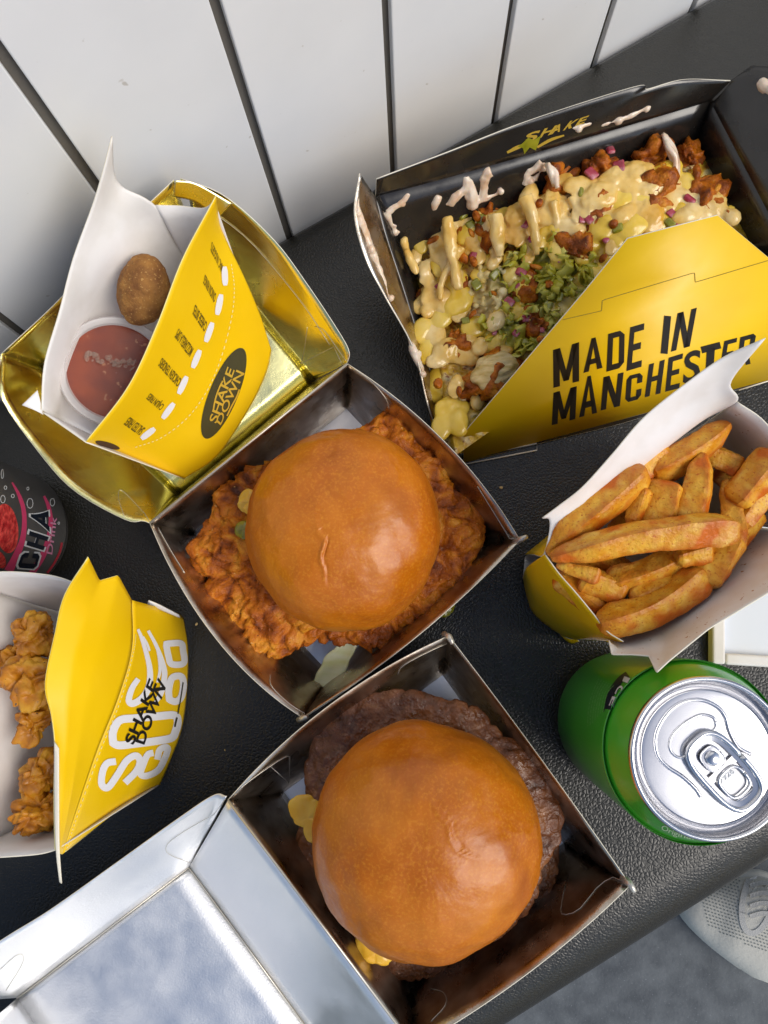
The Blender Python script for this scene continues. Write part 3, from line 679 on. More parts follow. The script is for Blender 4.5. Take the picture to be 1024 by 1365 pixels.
# food inside
def zf(u, v):
    # height of the heap: lower towards the near left corner
    t = min(1, max(0, ((u-560)+(400-v)*.9)/360)); return 2.2+2.6*t
chunks = [  # u, v, half size in px, material, label
 (606,318,40,'chicken','crispy chicken piece in the back left corner of the loaded box'),
 (566,402,34,'chicken','crispy chicken piece against the left flap of the loaded box'),
 (604,388,36,'chicken','sauce covered chicken piece left of the pale curds'),
 (590,345,34,'chicken','crispy chicken piece under the first thick drips of sauce'),
 (655,330,40,'chicken','chicken piece under the tall sauce streak on the black back wall'),
 (652,275,34,'chicken','crispy chicken piece touching the back wall below two sauce streaks'),
 (712,300,38,'chicken','chicken piece beside the bright pink onion in mid box'),
 (745,238,32,'chicken','brown crispy chicken piece with white flesh at the back wall'),
 (797,222,32,'chicken','brown crispy chicken piece next to the white strand at the back'),
 (862,212,30,'chicken','pale torn chicken piece with white strand near the back wall'),
 (918,212,28,'chicken','dark brown crispy chicken piece at the far right of the heap'),
 (868,262,42,'chicken','chicken piece under smooth orange sauce near the right end'),
 (930,268,40,'chicken','sauce coated chicken lump nearest the right wall of the box'),
 (800,290,42,'chicken','chicken piece in the middle of the heap under yellow sauce'),
 (770,335,40,'chicken','chicken piece beside the shredded lettuce near the yellow front'),
 (690,390,38,'chicken','brown chicken piece between the curds and the lettuce'),
 (600,468,40,'chicken','sauce topped chicken piece above the cut chicken piece'),
 (716,430,34,'chicken','small chicken piece tucked under the lettuce by the yellow front'),
 (860,330,36,'chicken','chicken piece partly hidden behind the top of the yellow front'),
]
for i, (u, v, r, mm, lb) in enumerate(chunks):
    z = zf(u, v)-.62; rc = r/30.5
    V, Fc = lump(P(u, v, z), (rc*1.05, rc*.9, rc*.75), (.3*i, .5*i, i), 4, .42, i+3)
    o = mk('chicken_piece', V, Fc, M[mm], None, True, P(u, v, z)); tag(o, lb, 'fried chicken', 'fried chicken pieces in the loaded box')
# cut piece with pale flesh
c = P(652,502,2.7)
cp = thing('chicken_piece', 'cut chicken piece showing pale fibrous flesh at the front left of the loaded box', 'fried chicken', c, 'fried chicken pieces in the loaded box')
V, Fc = lump(c+Vector((.1,-.1,-.2)), (1.75,1.25,1.0), (0,0,.5), 4, .35, 31); mk('coating', V, Fc, M['chicken'], cp, True)
V, Fc = lump(c+Vector((.25,.15,.45)), (1.2,.85,.5), (0,0,.5), 4, .3, 32, lambda p: .5*noise.noise(Vector((p.x*1.2, p.y*4, p.z*2)))*.5); mk('flesh', V, Fc, M['flesh'], cp, True)
# white torn strands
for i, (pts, lb) in enumerate([([(886,180,5.4),(893,195,5.3),(900,212,5.1),(903,235,4.9)], 'white torn chicken strand standing up at the back of the heap'), ([(729,218,5.3),(738,232,5.2),(742,248,5.0)], 'short white chicken strand hanging from the brown piece at the back wall')]):
    j = Join()
    for k in range(4):
        q = [P(u+random.uniform(-4, 4), v+random.uniform(-3, 3), z+random.uniform(-.1, .2)) for u, v, z in pts]
        j.add(tube(q, [.10,.15,.12], 7, 14))
    o = j.build('chicken_strand', M['cream'], origin=P(*pts[0])); remesh(o, .05, 1); tag(o, lb, 'chicken strand')

def drip(pts, r): return tube(PP(pts), r, 10, 18)
def dollop(u, v, z, r, fl=.55, seed=0, el=1.0, ang=0):
    return lump(P(u, v, z), (r*el, r, r*fl), (0,0,ang), 3, .3, seed, lambda p: .3*noise.noise(p*1.1)+.12*noise.noise(p*2.6))
js = Join()     # orange-pale sauce draped over the heap
rnd = random.Random(5)
for i, (u, v, r, el, an) in enumerate([(583,322,.55,1.6,1.2),(575,390,.6,1.5,1),(568,372,.5,1,0),(600,300,.6,1.8,1.4),(602,330,.55,1.6,1.3),(596,352,.5,1.4,1.6),(655,300,.6,1.7,1.2),(663,325,.55,1.6,1.5),(690,285,.7,1.3,.8),(705,262,.55,1.5,1.1),
     (735,262,.5,1.5,1.4),(752,240,.5,1.2,.4),(800,262,.9,1.4,.3),(820,240,.8,1.5,.6),(848,232,.85,1.5,.4),(870,250,.8,1.4,.3),(905,262,.6,1.2,0),(945,268,.85,1.2,-.3),(955,280,.75,1.1,-.3),(835,285,.6,1.5,.5),
     (600,466,.85,1.3,.5),(620,455,.6,1.4,.8),(585,480,.6,1.2,.3),(628,478,.5,1,0),(572,410,.55,1.3,1.2),(705,340,.45,1.6,1.3),(750,275,.4,1.8,1.5),(768,285,.35,1.6,1.6),(556,340,.45,1.6,1.2),(610,370,.45,1.5,1.3),(692,312,.5,1.7,1.4),(640,345,.4,1.3,1),(770,246,.6,1.4,.2)]):
    js.add(dollop(u, v, zf(u, v)+.08+.15*rnd.random(), r*.78, .42, i, el*1.1, an))
for i, (u, v, r) in enumerate([(600,336,.8),(642,316,.75),(690,302,.8),(732,278,.75),(786,264,.85),(838,246,.9),(884,258,.85),(934,276,.8),(862,288,.8),(590,398,.8),(574,446,.7),(612,468,.8),(760,300,.6),(812,290,.7)]):
    js.add(dollop(u, v, zf(u, v)+.05, r, .34, i+500, 1.35, .3+.25*i))
for pts, r in [([(537,318,3.9),(546,345,3.7),(555,362,3.6),(541,334,3.9)], [.25,.3,.2]), ([(596,290,4.6),(600,320,4.3),(606,352,4),(612,385,3.6)], [.4,.5,.35,.28]), ([(660,285,4.9),(664,315,4.6),(668,342,4.2)], [.5,.55,.25]), ([(738,268,5),(742,300,4.6),(740,325,4.4)], [.3,.22,.15]), ([(762,262,5),(770,288,4.8),(765,310,4.6)], [.28,.22,.14]), ([(617,330,3.9),(590,372,3.4),(586,400,3.2)], [.3,.28,.2]), ([(700,262,5.1),(712,300,4.8),(716,340,4.3)], [.5,.4,.2])]: js.add(drip([(a, b, c-.22) for a, b, c in pts], [x*.72 for x in r]))
def inheap(u, v):
    f = on_front_top(u); return f is None or v < f-6
def on_front_top(u):
    pts = [(619,577),(700,482),(780,388),(837,318),(957,287),(1024,343)]
    for (a, b), (c, d) in zip(pts, pts[1:]):
        if a <= u <= c: return b+(d-b)*(u-a)/(c-a)
    return None
def scatter(n, seed, boxes=None):
    r = random.Random(seed); out = []
    while len(out) < n:
        s_, t_ = r.random(), r.random()
        # heap outline: back edge to front edge
        u = (1-t_)*(545+395*s_)+t_*(590+400*s_); v = (1-t_)*(300-85*s_)+t_*(585-270*s_)
        if inheap(u, v): out.append((u, v, r))
    return out
for i, (u, v, r) in enumerate(scatter(46, 21)):
    if (u-735)**2+(v-372)**2 > 48**2: js.add(dollop(u, v, zf(u, v)+r.uniform(-.05, .3), r.uniform(.24, .46), .45, i+200, r.uniform(1.1, 1.9), r.uniform(.6, 1.6)))
o = js.build('pale_sauce', M['mayo']); remesh(o, .07, 2)
tx = bpy.data.textures.new('wobble', 'CLOUDS'); tx.noise_scale = .009; tx.noise_depth = 2
md = o.modifiers.new('uneven', 'DISPLACE'); md.texture = tx; md.strength = .003; md.mid_level = .5; md.texture_coords = 'LOCAL'; tag(o, 'pale orange burger sauce drizzled thickly over the loaded chicken', 'sauce', kind='stuff')
jc = Join()
for i, (u, v, r, el, an) in enumerate([(603,345,.6,1.6,1.3),(612,400,.7,1.5,1),(590,420,.6,1.4,1.2),(640,365,.5,1.2,.3),(650,310,.5,1.4,1),(815,300,.7,1.5,.5),(845,300,.7,1.5,.8),(858,272,.6,1.4,1.2),(880,295,.6,1.3,.4),(790,320,.6,1.3,.6),(905,285,.6,1.3,.2),(720,320,.6,1.3,1),(632,437,.6,1.3,.2),(660,455,.5,1.3,.6),(562,440,.55,1.4,1.1),(570,468,.55,1.4,1.1),(745,300,.5,1.3,.9),(690,415,.5,1.4,.5)]):
    jc.add(dollop(u, v, zf(u, v)-.05+.15*rnd.random(), r*.95, .45, i+60, el, an))
for i, (u, v, z, r, el, an) in enumerate([(586,512,1.4,.75,1.5,1.25),(596,540,1.1,.75,1.6,1.25),(606,568,.8,.7,1.5,1.2),(616,590,.5,.5,1.2,1.2),(625,548,.9,.8,1.3,.8),(648,535,1.2,.7,1.5,.5),(690,500,2,.6,1.5,.8)]): jc.add(dollop(u, v, z, r, .5, i+90, el, an))
for i, (u, v, r) in enumerate(scatter(52, 33)):
    jc.add(dollop(u, v, zf(u, v)+r.uniform(-.2, .12), r.uniform(.3, .6), .42, i+300, r.uniform(1.1, 1.7), r.uniform(.3, 1.6)))
for i, (u, v, z) in enumerate([(640,548,1.2),(665,520,1.7),(690,495,2.1),(715,468,2.5),(735,440,2.9),(755,415,3.3),(775,395,3.6),(800,365,4),(825,340,4.3)]): jc.add(dollop(u-6, v-8, z-.2, .75, .5, i+400, 1.3, .8))
o = jc.build('cheese_sauce', M['cheese_sauce']); remesh(o, .08, 3); tag(o, 'yellow cheese sauce pooled between the loaded chicken pieces', 'sauce', kind='stuff')
jw = Join()     # smears on the black walls
def pale_streak(key, pts, w):
    c = [sB[key].hit(u+rnd.uniform(-1.5, 1.5), v, -.08) for u, v in pts]; jw.add(tube(c, [x*.5 for x in w], 8, 16))
    for q in c[1:]: jw.add(lump(q+Vector((rnd.uniform(-.2,.2), rnd.uniform(-.1,.1), rnd.uniform(-.2,.2))), (rnd.uniform(.14,.26),)*3, (0,0,0), 2, .2, rnd.random()*50))
pale_streak('bw', [(546,258),(535,270),(524,278),(516,283)], [.25,.3,.4,.35]); pale_streak('bw', [(516,283),(522,300),(530,312)], [.35,.3,.4])
pale_streak('bw', [(584,262),(582,272),(580,280)], [.3,.4,.3]); pale_streak('bw', [(621,234),(619,250),(610,262),(602,275)], [.35,.5,.55,.5]); pale_streak('bw', [(624,240),(628,258),(630,275)], [.3,.6,.6])
pale_streak('bw', [(649,218),(648,235),(646,252),(644,268)], [.6,.55,.5,.5]); pale_streak('bw', [(634,268),(650,264),(664,258)], [.4,.5,.3])
pale_streak('bw', [(724,216),(715,224),(704,232),(700,246)], [.45,.5,.35,.45]); pale_streak('bw', [(724,216),(722,228),(712,240)], [.4,.3,.4])
pale_streak('bf', [(800,168),(830,158),(850,150),(868,142)], [.15,.3,.25,.1]); pale_streak('bf', [(740,178),(770,170),(800,162)], [.1,.25,.15])
pale_streak('lw', [(479,260),(480,285),(490,315),(497,335)], [.2,.45,.5,.4]); pale_streak('lw', [(497,335),(510,368),(520,395)], [.4,.35,.2]); pale_streak('lw', [(545,448),(556,472),(565,500)], [.15,.4,.2])
pale_streak('rf', [(1014,108),(1020,114),(1022,122)], [.4,.6,.4])
o = jw.build('white_sauce', M['cream']); remesh(o, .05, 2)
md = o.modifiers.new('uneven', 'DISPLACE'); md.texture = tx; md.strength = .0030; md.mid_level = .5; md.texture_coords = 'LOCAL'; tag(o, 'white sauce smears streaked up the black walls of the loaded box', 'sauce', kind='stuff')
jb = Join()
for i, (u, v, r) in enumerate(scatter(26, 44)):
    jb.add(lump(P(u, v, zf(u, v)+r.uniform(.1, .5)), (r.uniform(.18,.4), r.uniform(.14,.3), .16), (i, 0, i), 2, .3, i))
o = jb.build('crispy_bits', M['chicken']); tag(o, 'small brown crispy bits strewn through the sauce of the loaded box', 'crispy bits', kind='stuff')
# the messy melted layer between the pieces
ns_, nt_ = 300, 210; V, CO = [], []
def mixc(a, b, t): t = max(0, min(1, t)); return tuple(x+(y-x)*t for x, y in zip(a, b))
for i in range(ns_):
    for j in range(nt_):
        s_, t_ = -.02+1.06*i/(ns_-1), -.02+1.12*j/(nt_-1)
        u = (1-t_)*(540+400*s_)+t_*(588+410*s_); v = (1-t_)*(296-84*s_)+t_*(588-268*s_)
        q = P(u, v, 0)
        n1, n2, n3, n4 = noise.noise(q*.75), noise.noise(q*1.7+Vector((5,0,0))), noise.noise(q*3.6), noise.noise(q*8)
        f1 = noise.voronoi(q*.8+Vector((n2*.5, n3*.3, 0)))[0][0]
        ed = min(1, s_/.05+.25, (1.03-s_)/.06, t_/.05+.2)
        z = zf(u, v)-.25+ed*(.26*n1+.40*(.5-f1)+.14*n2+.06*n3+.02*n4)-(1-ed)*1.5
        V.append(P(u, v, z))
        col = mixc((.34,.10,.010), (.74,.47,.04), (n1+n3*.45+.42)/.45)
        col = mixc(col, (.80,.62,.26), (n2+n3*.4-.08)/.22)
        col = mixc(col, (.28,.075,.008), (n3*.8+n4*.5-.28)/.12)
        gz = max(0, 1-(((u-735)/85)**2+((v-385)/75)**2))+.5*max(0, 1-(((u-690)/60)**2+((v-450)/40)**2))
        col = mixc(col, mixc((.36,.33,.015), (.62,.55,.10), n3*1.5+.5), gz*2.2+n2)if gz > 0 else col
        cz = max(0, 1-(((u-650)/45)**2+((v-395)/45)**2)); col = mixc(col, (.82,.66,.26), cz*1.3+n3-.3) if cz > 0 else col
        CO.append(col+(1,))
Fc = [(i*nt_+j, i*nt_+j+1, (i+1)*nt_+j+1, (i+1)*nt_+j) for i in range(ns_-1) for j in range(nt_-1)]
o = mk('melted_topping', V, facing(V, Fc), M['mush'], None, True, P(760,380,2))
ca = o.data.color_attributes.new('tint', 'FLOAT_COLOR', 'POINT'); ca.data.foreach_set('color', [x for c in CO for x in c])
tag(o, 'messy layer of melted sauce and crumbs filling the loaded box between the pieces', 'topping', kind='stuff')
jk = Join()
for i in range(34):
    a, rr = rnd.uniform(0, 6.28), rnd.random()**.5; u, v = 640+34*rr*math.cos(a)+rnd.uniform(0, 26), 398+30*rr*math.sin(a)-rnd.uniform(0, 30)
    jk.add(lump(P(u, v, zf(u, v)+.05+rnd.uniform(-.15, .15)), (rnd.uniform(.12,.28),)*3, (i,i,i), 2, .3, i))
o = jk.build('curds', M['curd']); remesh(o, .06, 1); tag(o, 'pale crumbly curds in the middle of the loaded chicken', 'curds', kind='stuff')
jl = Join()
for i in range(85):
    a, rr = rnd.uniform(0, 6.28), rnd.random()**.5; u, v = 735+66*rr*math.cos(a), 372+58*rr*math.sin(a)
    if rnd.random() < .25: u, v = 690+rnd.uniform(-40, 40), 440+rnd.uniform(-30, 30)
    if not inheap(u, v): u, v = u-45, v-25
    c = P(u, v, zf(u, v)+rnd.uniform(-.05, .28)); d = Vector((rnd.uniform(-1, 1), rnd.uniform(-1, 1), rnd.uniform(-.3, .3))).normalized()
    ln, w = rnd.uniform(.5, 1.2), rnd.uniform(.25, .55); sd = d.cross(Vector((rnd.uniform(-.5,.5), rnd.uniform(-.5,.5), 1))).normalized()
    V, Fc = [], []
    for k in range(7):
        t = k/6-.5; p = c+d*ln*t+Vector((0,0,.25*math.sin(t*6+i)))+sd*.12*math.sin(t*9+i*2)
        V += [p-sd*w/2+Vector((0,0,.06*math.sin(k*2+i))), p+Vector((0,0,-.04)), p+sd*w/2+Vector((0,0,.06*math.cos(k*2+i)))]
    for k in range(6): Fc += [(3*k,3*k+1,3*k+4,3*k+3), (3*k+1,3*k+2,3*k+5,3*k+4)]
    jl.add((V, Fc))
o = jl.build('shredded_lettuce', M['lettuce']); md = o.modifiers.new('thickness', 'SOLIDIFY'); md.thickness = .0005
tag(o, 'yellow green shredded lettuce heaped behind the yellow front of the box', 'lettuce', kind='stuff')
ONL = ['pink onion dice below the brown piece at the back wall', 'onion dice at the foot of the dark brown back pieces', 'onion dice half under the orange sauce at the back', 'bright magenta onion dice in the middle of the heap', 'large pink onion dice left of centre, above the curds', 'left one of two onion dice side by side in mid heap', 'right one of two onion dice side by side in mid heap', 'large pink onion dice near the top of the yellow front', 'small onion dice just behind the peak of the yellow front', 'purple onion dice between curds and lettuce', 'onion dice standing against the top left of the lettuce', 'small onion dice on the yellow drips at far left', 'onion dice by the yellow front right of the lettuce', 'onion dice lying on the right edge of the curds', 'onion dice below the curds, nearest the cut chicken', 'onion dice just left of the one nearest the cut chicken', 'onion dice at the top edge of the lettuce', 'small onion dice under the leftmost tall sauce streak', '', 'onion dice at the lower tip of the lettuce', 'onion dice sunk in the centre of the lettuce', 'onion dice at the lower edge of the lettuce by the front', 'tiny onion dice in the orange sauce at the right back', "onion dice on the yellow sauce under the front's peak"]
PKL = ['pickle dice just right of the leftmost sauce streaks', 'large pickle dice at the foot of the second sauce streak', 'pickle dice between two orange sauce ridges in mid heap', 'pickle dice beside the dark brown pieces at the right back', 'largest pickle dice, left one of a pair before the yellow front', 'large pickle dice, right one of a pair before the yellow front', 'pickle dice lying across the top of the curds', 'pickle dice on the sauce above the cut chicken piece', 'pickle dice near the back left corner of the heap', 'pickle dice on the left edge of the curds', 'pickle dice in the lower middle of the lettuce', 'pickle dice between the curds and the lower lettuce', 'pickle dice in the right half of the lettuce', 'pickle dice right behind the peak of the yellow front', 'small pickle dice in yellow sauce at the right of the heap', 'small pickle dice stuck in the middle of the curds', 'pickle dice by the yellow front, nearest the cut chicken', 'pickle dice at the right edge of the lettuce', 'pickle dice on a sauce drip left of centre', 'small pickle dice between centre onion and curds']
def dice(name, u, v, z, s, m, seed, label, cat, group):
    r = random.Random(seed); c = P(u, v, z); d = (s*r.uniform(.75,1.15), s*r.uniform(.55,.95), s*r.uniform(.25,.42))
    V = []
    for x in (-1, 1):
        for y in (-1, 1):
            for zz in (-1, 1): V.append(Vector((x*d[0]/2*r.uniform(.75,1.1), y*d[1]/2*r.uniform(.75,1.1), zz*d[2]/2)))
    E = Matrix.Rotation(r.uniform(0, 6), 3, 'Z') @ Matrix.Rotation(r.uniform(-.5, .5), 3, 'X'); V = [c+E @ q for q in V]
    o = mk(name, V, [(0,1,3,2),(4,6,7,5),(0,4,5,1),(2,3,7,6),(0,2,6,4),(1,5,7,3)], m, None, False, c)
    b = o.modifiers.new('round', 'BEVEL'); b.width = .0011; b.segments = 3
    tag(o, label, cat, group)
ON = [(788,231,.62),(814,200,.55),(825,222,.6),(699,298,.62),(632,340,.7),(786,293,.45),(776,292,.4),(920,266,.75),(895,284,.5),(680,402,.62),(695,363,.62),(583,382,.35),(809,318,.5),(691,382,.45),(688,444,.45),(660,441,.45),(708,318,.4),(582,267,.4),(480,295,.3),(702,424,.5),(745,345,.35),(722,440,.4),(857,252,.3),(905,300,.4)]
for i, (u, v, s) in enumerate(ON):
    if i == 18: continue
    dice('onion_dice', u, v, zf(u, v)+.22, s, M['onion'], i, ONL[i], 'onion', 'diced red onion over the loaded chicken')
PK = [(618,287,.6),(643,293,.75),(775,256,.6),(887,234,.6),(823,298,.85),(840,290,.7),(660,365,.6),(621,427,.5),(573,302,.65),(635,380,.6),(730,407,.6),(680,427,.5),(747,396,.5),(893,298,.6),(870,288,.4),(655,392,.4),(700,455,.5),(760,372,.5),(628,300,.5),(676,350,.4)]
for i, (u, v, s) in enumerate(PK):
    dice('pickle_dice', u, v, zf(u, v)+.20, s, M['pickle'], i+50, PKL[i], 'pickle', 'diced pickle over the loaded chicken')

# ------------------------------------------------------------------ cartons
def carton_part(nm, rows, front, back, parent, ns=36, nr=20, ss=True, st=True, edge=None, th=.045):
    V, Fc = loft(rows, ns, nr, ss, st); return card(nm, V, Fc, front, back, edge or M['edge'], parent, th)
Y, Wc = M['yellow'], M['white_card']
# ---- nugget carton standing in the open lid
k1 = thing('snack_carton', 'yellow scoop carton with tick boxes and an oval logo, standing in the open lid', 'carton', P(250,520,2), 'yellow snack cartons')
rows = [PP([(115,589,9.3),(171,516,9.8),(210,433,10.3),(244,345,10.7),(288,262,11.2)]),
        PP([(150,601,6.9),(210,535,7.3),(250,455,7.8),(280,372,8.3),(297,308,8.9)]),
        PP([(190,618,4.6),(247,565,4.9),(288,485,5.3),(314,410,5.9),(326,370,6.4)]),
        PP([(222,630,3),(274,590,3.2),(318,522,3.4),(340,458,3.9),(347,420,4.3)]),
        PP([(246,638,2),(290,607,2),(332,545,2),(355,497,2.2),(362,467,2.6)])]
_, sk = carton_part('front_panel', rows, Y, Wc, k1, 48, 36, edge=M['edge_yellow'])
rows = [PP([(56,546,9.2),(60,485,9.8),(80,415,10.6),(98,345,11.5),(128,262,12.8),(150,182,14.2)]),
        PP([(70,556,8.2),(85,490,8.2),(108,418,8.9),(128,350,10.4),(146,290,11.2),(158,243,11.8)]),
        PP([(90,566,6.6),(115,500,6.5),(145,425,7.1),(170,355,8.9),(190,300,9.7),(207,274,10.3)]),
        PP([(150,600,5),(180,545,5.1),(215,475,5.3),(240,415,5.6),(262,365,6),(275,345,6.2)]),
        PP([(214,620,2.2),(250,575,2.2),(285,515,2.2),(310,465,2.3),(325,430,2.4),(335,420,2.5)])]
carton_part('back_panel', rows, Wc, Y, k1, 40, 30, edge=M['edge'])
carton_part('side_gusset', [PP([(207,274,10.3),(240,275,10.2),(271,278,10.4),(286,268,10.8)]), PP([(262,365,6),(290,360,6),(320,365,6.2)]), PP([(335,420,2.5),(348,438,2.5),(361,465,2.6)])], Wc, Y, k1, 20, 12)
carton_part('side_gusset', [PP([(56,548,9.1),(85,568,9.2),(115,589,9.3)]), PP([(216,624,2.3),(230,632,2.2),(246,638,2.1)])], Wc, Y, k1, 16, 12)
carton_part('side_tab', [PP([(29,540,9.6),(42,545,9.4),(58,552,9.1)]), PP([(50,520,9.5),(54,535,9.3),(58,552,9.0)])], Wc, Y, k1, 8, 6)
pr = Print(sk, .03)
for a, b in [((612,420),(614,472)),((603,496),(592,552)),((579,573),(561,626)),((545,648),(525,697)),((509,720),(487,768)),((474,793),(443,835)),((422,862),(385,890))]:
    a, b = (a[0]*.488, 150+a[1]*.488), (b[0]*.488, 150+b[1]*.488)
    pr.ribbon([a, ((a[0]+b[0])/2, (a[1]+b[1])/2), b], [5,7.6,8.2,8.2,7.6,5], n=14)
pr.build('tick_box', M['ink_white'], k1)
pr = Print(sk, .03)
for t, a, b, up in [('MAC NUGGETS',(297,353),(282,321),(-2,12)),('ONION RINGS',(288,392),(273,365),(-3,12)),('CHEESE BITES',(276,430),(260,405),(-4,13)),('MOZZARELLA DIPS',(258,464),(238,437),(-6,12)),('CHICKEN TENDERS',(242,505),(216,476),(-6,11)),('CAJUN FRIES',(221,537),(202,521),(-8,10)),('SALTED FRIES',(194,570),(173,555),(-9,10))]:
    pr.text(t, [a, b, (b[0]+up[0], b[1]+up[1]), (a[0]+up[0], a[1]+up[1])], .012, 4, 1)
pr.build('menu_lettering', M['ink_brown'], k1)
Print(sk, .03).oval((298,524), 65, 19, math.atan2(-547, 225)).build('oval_logo', M['ink_olive'], k1)
pr = Print(sk, .05)
pr.text('SHAKE', Z([(300,1040),(520,395),(430,345),(205,1000)], 255, 450, .1099), .014, 5, 3)
pr.text('DOWN', Z([(350,1060),(640,430),(540,385),(290,1010)], 255, 450, .1099), .014, 5, 3)
pr.ribbon(Z([(258,885),(285,740),(330,610),(375,520)], 255, 450, .1099), 2, n=14); pr.ribbon(Z([(425,945),(480,830),(540,720),(575,625)], 255, 450, .1099), 2, n=14)
pr.build('logo_lettering', M['ink_gold'], k1)
pr = Print(sk, .02)
dash = cr([(x, y, 0) for x, y in [(308,352),(312,385),(308,425),(294,478),(276,520),(250,556),(215,583),(180,596)]], 90)
for i in range(0, 89, 2): pr.ribbon([(dash[i].x, dash[i].y), (dash[i+1].x, dash[i+1].y)], 1.1, n=3)
pr.build('perforation', M['edge_yellow'], k1)
Print(sk, .02).oval((143,593), 17, 4, .28).build('thumb_slot', mat('dark_slot', lin(.06,.025,.008), .6), k1)

# sauce tub and nugget inside
tn = Vector((.37,-.23,.9)).normalized(); tc_ = P(155,496,7.4)
tub = thing('sauce_tub', 'clear lidded plastic tub of dark red sauce inside the nugget carton', 'sauce tub', tc_-tn*2.4)
V, Fc = lathe([(1.7,-2.4),(1.75,-2.3),(2.2,-.1),(2.3,-.05)], tc_, 72, tn); mk('cup', V, Fc, M['tub'], tub, True)
V, Fc = lathe([(.01,-.32),(.9,-.32),(2.08,-.32),(2.05,-.6),(1.7,-2.25),(.01,-2.25)], tc_, 72, tn); SHARP(mk('sauce', V, Fc, M['sauce'], tub, True))
V, Fc = lathe([(.01,-.02),(1.9,-.02),(2.02,.0)], tc_, 72, tn); lid_ = SHARP(mk('lid', V, Fc, M['tub'], tub, True), 25)
V, Fc = lathe([(2.02,.0),(2.1,.10),(2.34,.10),(2.40,.0),(2.36,-.12),(2.28,-.12)], tc_, 72, tn); SHARP(mk('rim', V, Fc, M['tub_rim'], lid_, True), 25)
nu = lump(P(191,386,8.9), (1.12,1.5,.85), (.4,.2,-.15), 5, .05, 4)
o = mk('nugget', nu[0], nu[1], M['nugget'], None, True, P(191,386,8.9)); tag(o, 'brown breadcrumbed nugget beside the sauce tub in the white carton', 'nugget')

# painted glare streak on the tub's lid, built from flat pale blobs
js_ = Join(); ri = random.Random(2); qx = Vector((0,0,1)).rotation_difference(tn)
for i in range(48):
    x, y = ri.uniform(-1.25, .75), 0; y = .62-.28*(x+1.2)*.5+ri.uniform(-.17, .17)
    js_.add(lump(tc_+qx @ Vector((x, y, -.02)), (ri.uniform(.06,.2), ri.uniform(.05,.13), .012), (0,0,ri.uniform(0,3)), 2, .02, i))
js_.build('lid_smear', M['smear'], tub)
# ---- SO GOOD carton lower left
k3 = thing('snack_carton', 'yellow scoop carton with big white letters lying lower left, full of golden bites', 'carton', P(120,950,0), 'yellow snack cartons')
crease = PP([(83,1139,8.6),(101,1084,8.2),(130,1000,7.4),(158,930,6.9),(176,865,6.8),(176,800,7.4)])
_, sk3 = carton_part('front_panel', [crease, PP([(145,1090,4.6),(165,1050,4.4),(190,980,4.1),(208,915,3.9),(214,862,4),(213,810,4.6)]),
     PP([(190,1057,1.8),(205,1030,1.7),(224,970,1.6),(235,915,1.6),(238,865,1.7),(236,817,2.2)]), PP([(213,1047,.3),(226,1017,.3),(243,970,.2),(250,915,.2),(251,864,.3),(245,823,.8)])], Y, Wc, k3, 40, 24, edge=M['edge_yellow'])
carton_part('front_flap', [crease, PP([(80,1138,8.9),(95,1060,8.8),(108,980,8.7),(122,910,8.8),(142,840,9),(158,767,9.4)]),
     PP([(77,1136,9.1),(84,1060,9.2),(89,985,9.4),(94,905,9.8),(112,830,10.3),(133,774,10.2)]),
     PP([(74,1132,9.3),(72,1060,9.5),(73,990,9.8),(68,952,10),(60,912,10.4),(73,846,11),(86,794,11.6),(118,743,12.4)])], Y, Wc, k3, 44, 24, st=False, edge=M['edge_yellow'])
carton_part('flap_edge', [PP([(72,989,9.95),(72,1060,9.7),(74,1130,9.5),(79,1176,9.4)]), PP([(78,998,9.95),(78,1060,9.75),(79,1130,9.5),(82,1178,9.4)])], M['edge'], M['edge'], k3, 20, 4)
carton_part('side_gusset', [PP([(-60,772,9),(0,763,9.3),(62,767,9.5),(97,777,9.7),(122,790,9.6)]), PP([(60,810,4.8),(110,805,4.8),(170,808,4.8)]), PP([(150,835,.5),(180,830,.5),(210,828,.5),(240,824,.6)])], Wc, Y, k3, 24, 14)
carton_part('side_gusset', [PP([(-60,1145,9),(0,1142,9.2),(50,1138,9.2),(75,1132,9.2)]), PP([(130,1050,.5),(160,1048,.5),(190,1048,.5),(212,1046,.5)])], Wc, Y, k3, 24, 14)
carton_part('back_panel', [PP([(-60,1145,9),(-110,1000,10.5),(-115,900,10.5),(-60,772,9)]), PP([(130,1050,.5),(150,980,.5),(155,900,.5),(150,835,.5)])], Wc, Y, k3, 24, 14)
carton_part('tuck_tab', [PP([(198,801,5.6),(215,808,5),(239,820,3)]), PP([(196,806,5.2),(213,813,4.6),(240,824,2.6)])], M['ink_white'], Y, k3, 10, 4)
def z3(q): return Z(q, 100, 820, .1906)
pr = Print(sk3, .03); W3 = 9.2
pr.ribbon(z3([(282,1022),(222,1035),(190,1090),(182,1180),(225,1205),(290,1120),(355,1020),(420,982),(450,1020),(425,1090),(345,1172)]), W3, n=70)
pr.ribbon(z3([(262,895),(262,815),(310,735),(420,720),(560,708),(690,700),(715,745),(700,810),(670,858),(560,880),(420,898),(310,910)]), 10.5, True, n=90)
pr.ribbon(z3([(545,962),(505,975),(475,1040),(455,1110),(500,1122),(575,1085),(620,1010),(645,928),(590,940),(572,1010)]), 8.6, n=60)
pr.ribbon(z3([(655,590),(652,520),(675,440),(735,428),(755,480),(740,570),(700,604)]), 9.2, True, n=60)
pr.ribbon(z3([(632,200),(735,198),(752,250),(756,335),(672,342),(650,290)]), 8.6, True, n=60)
pr.ribbon(z3([(438,445),(395,510),(372,590),(395,618),(450,592),(495,540),(518,470),(518,370),(490,250),(458,150),(436,98)]), [7,8.5,9,8.5,6,3.5], n=70)
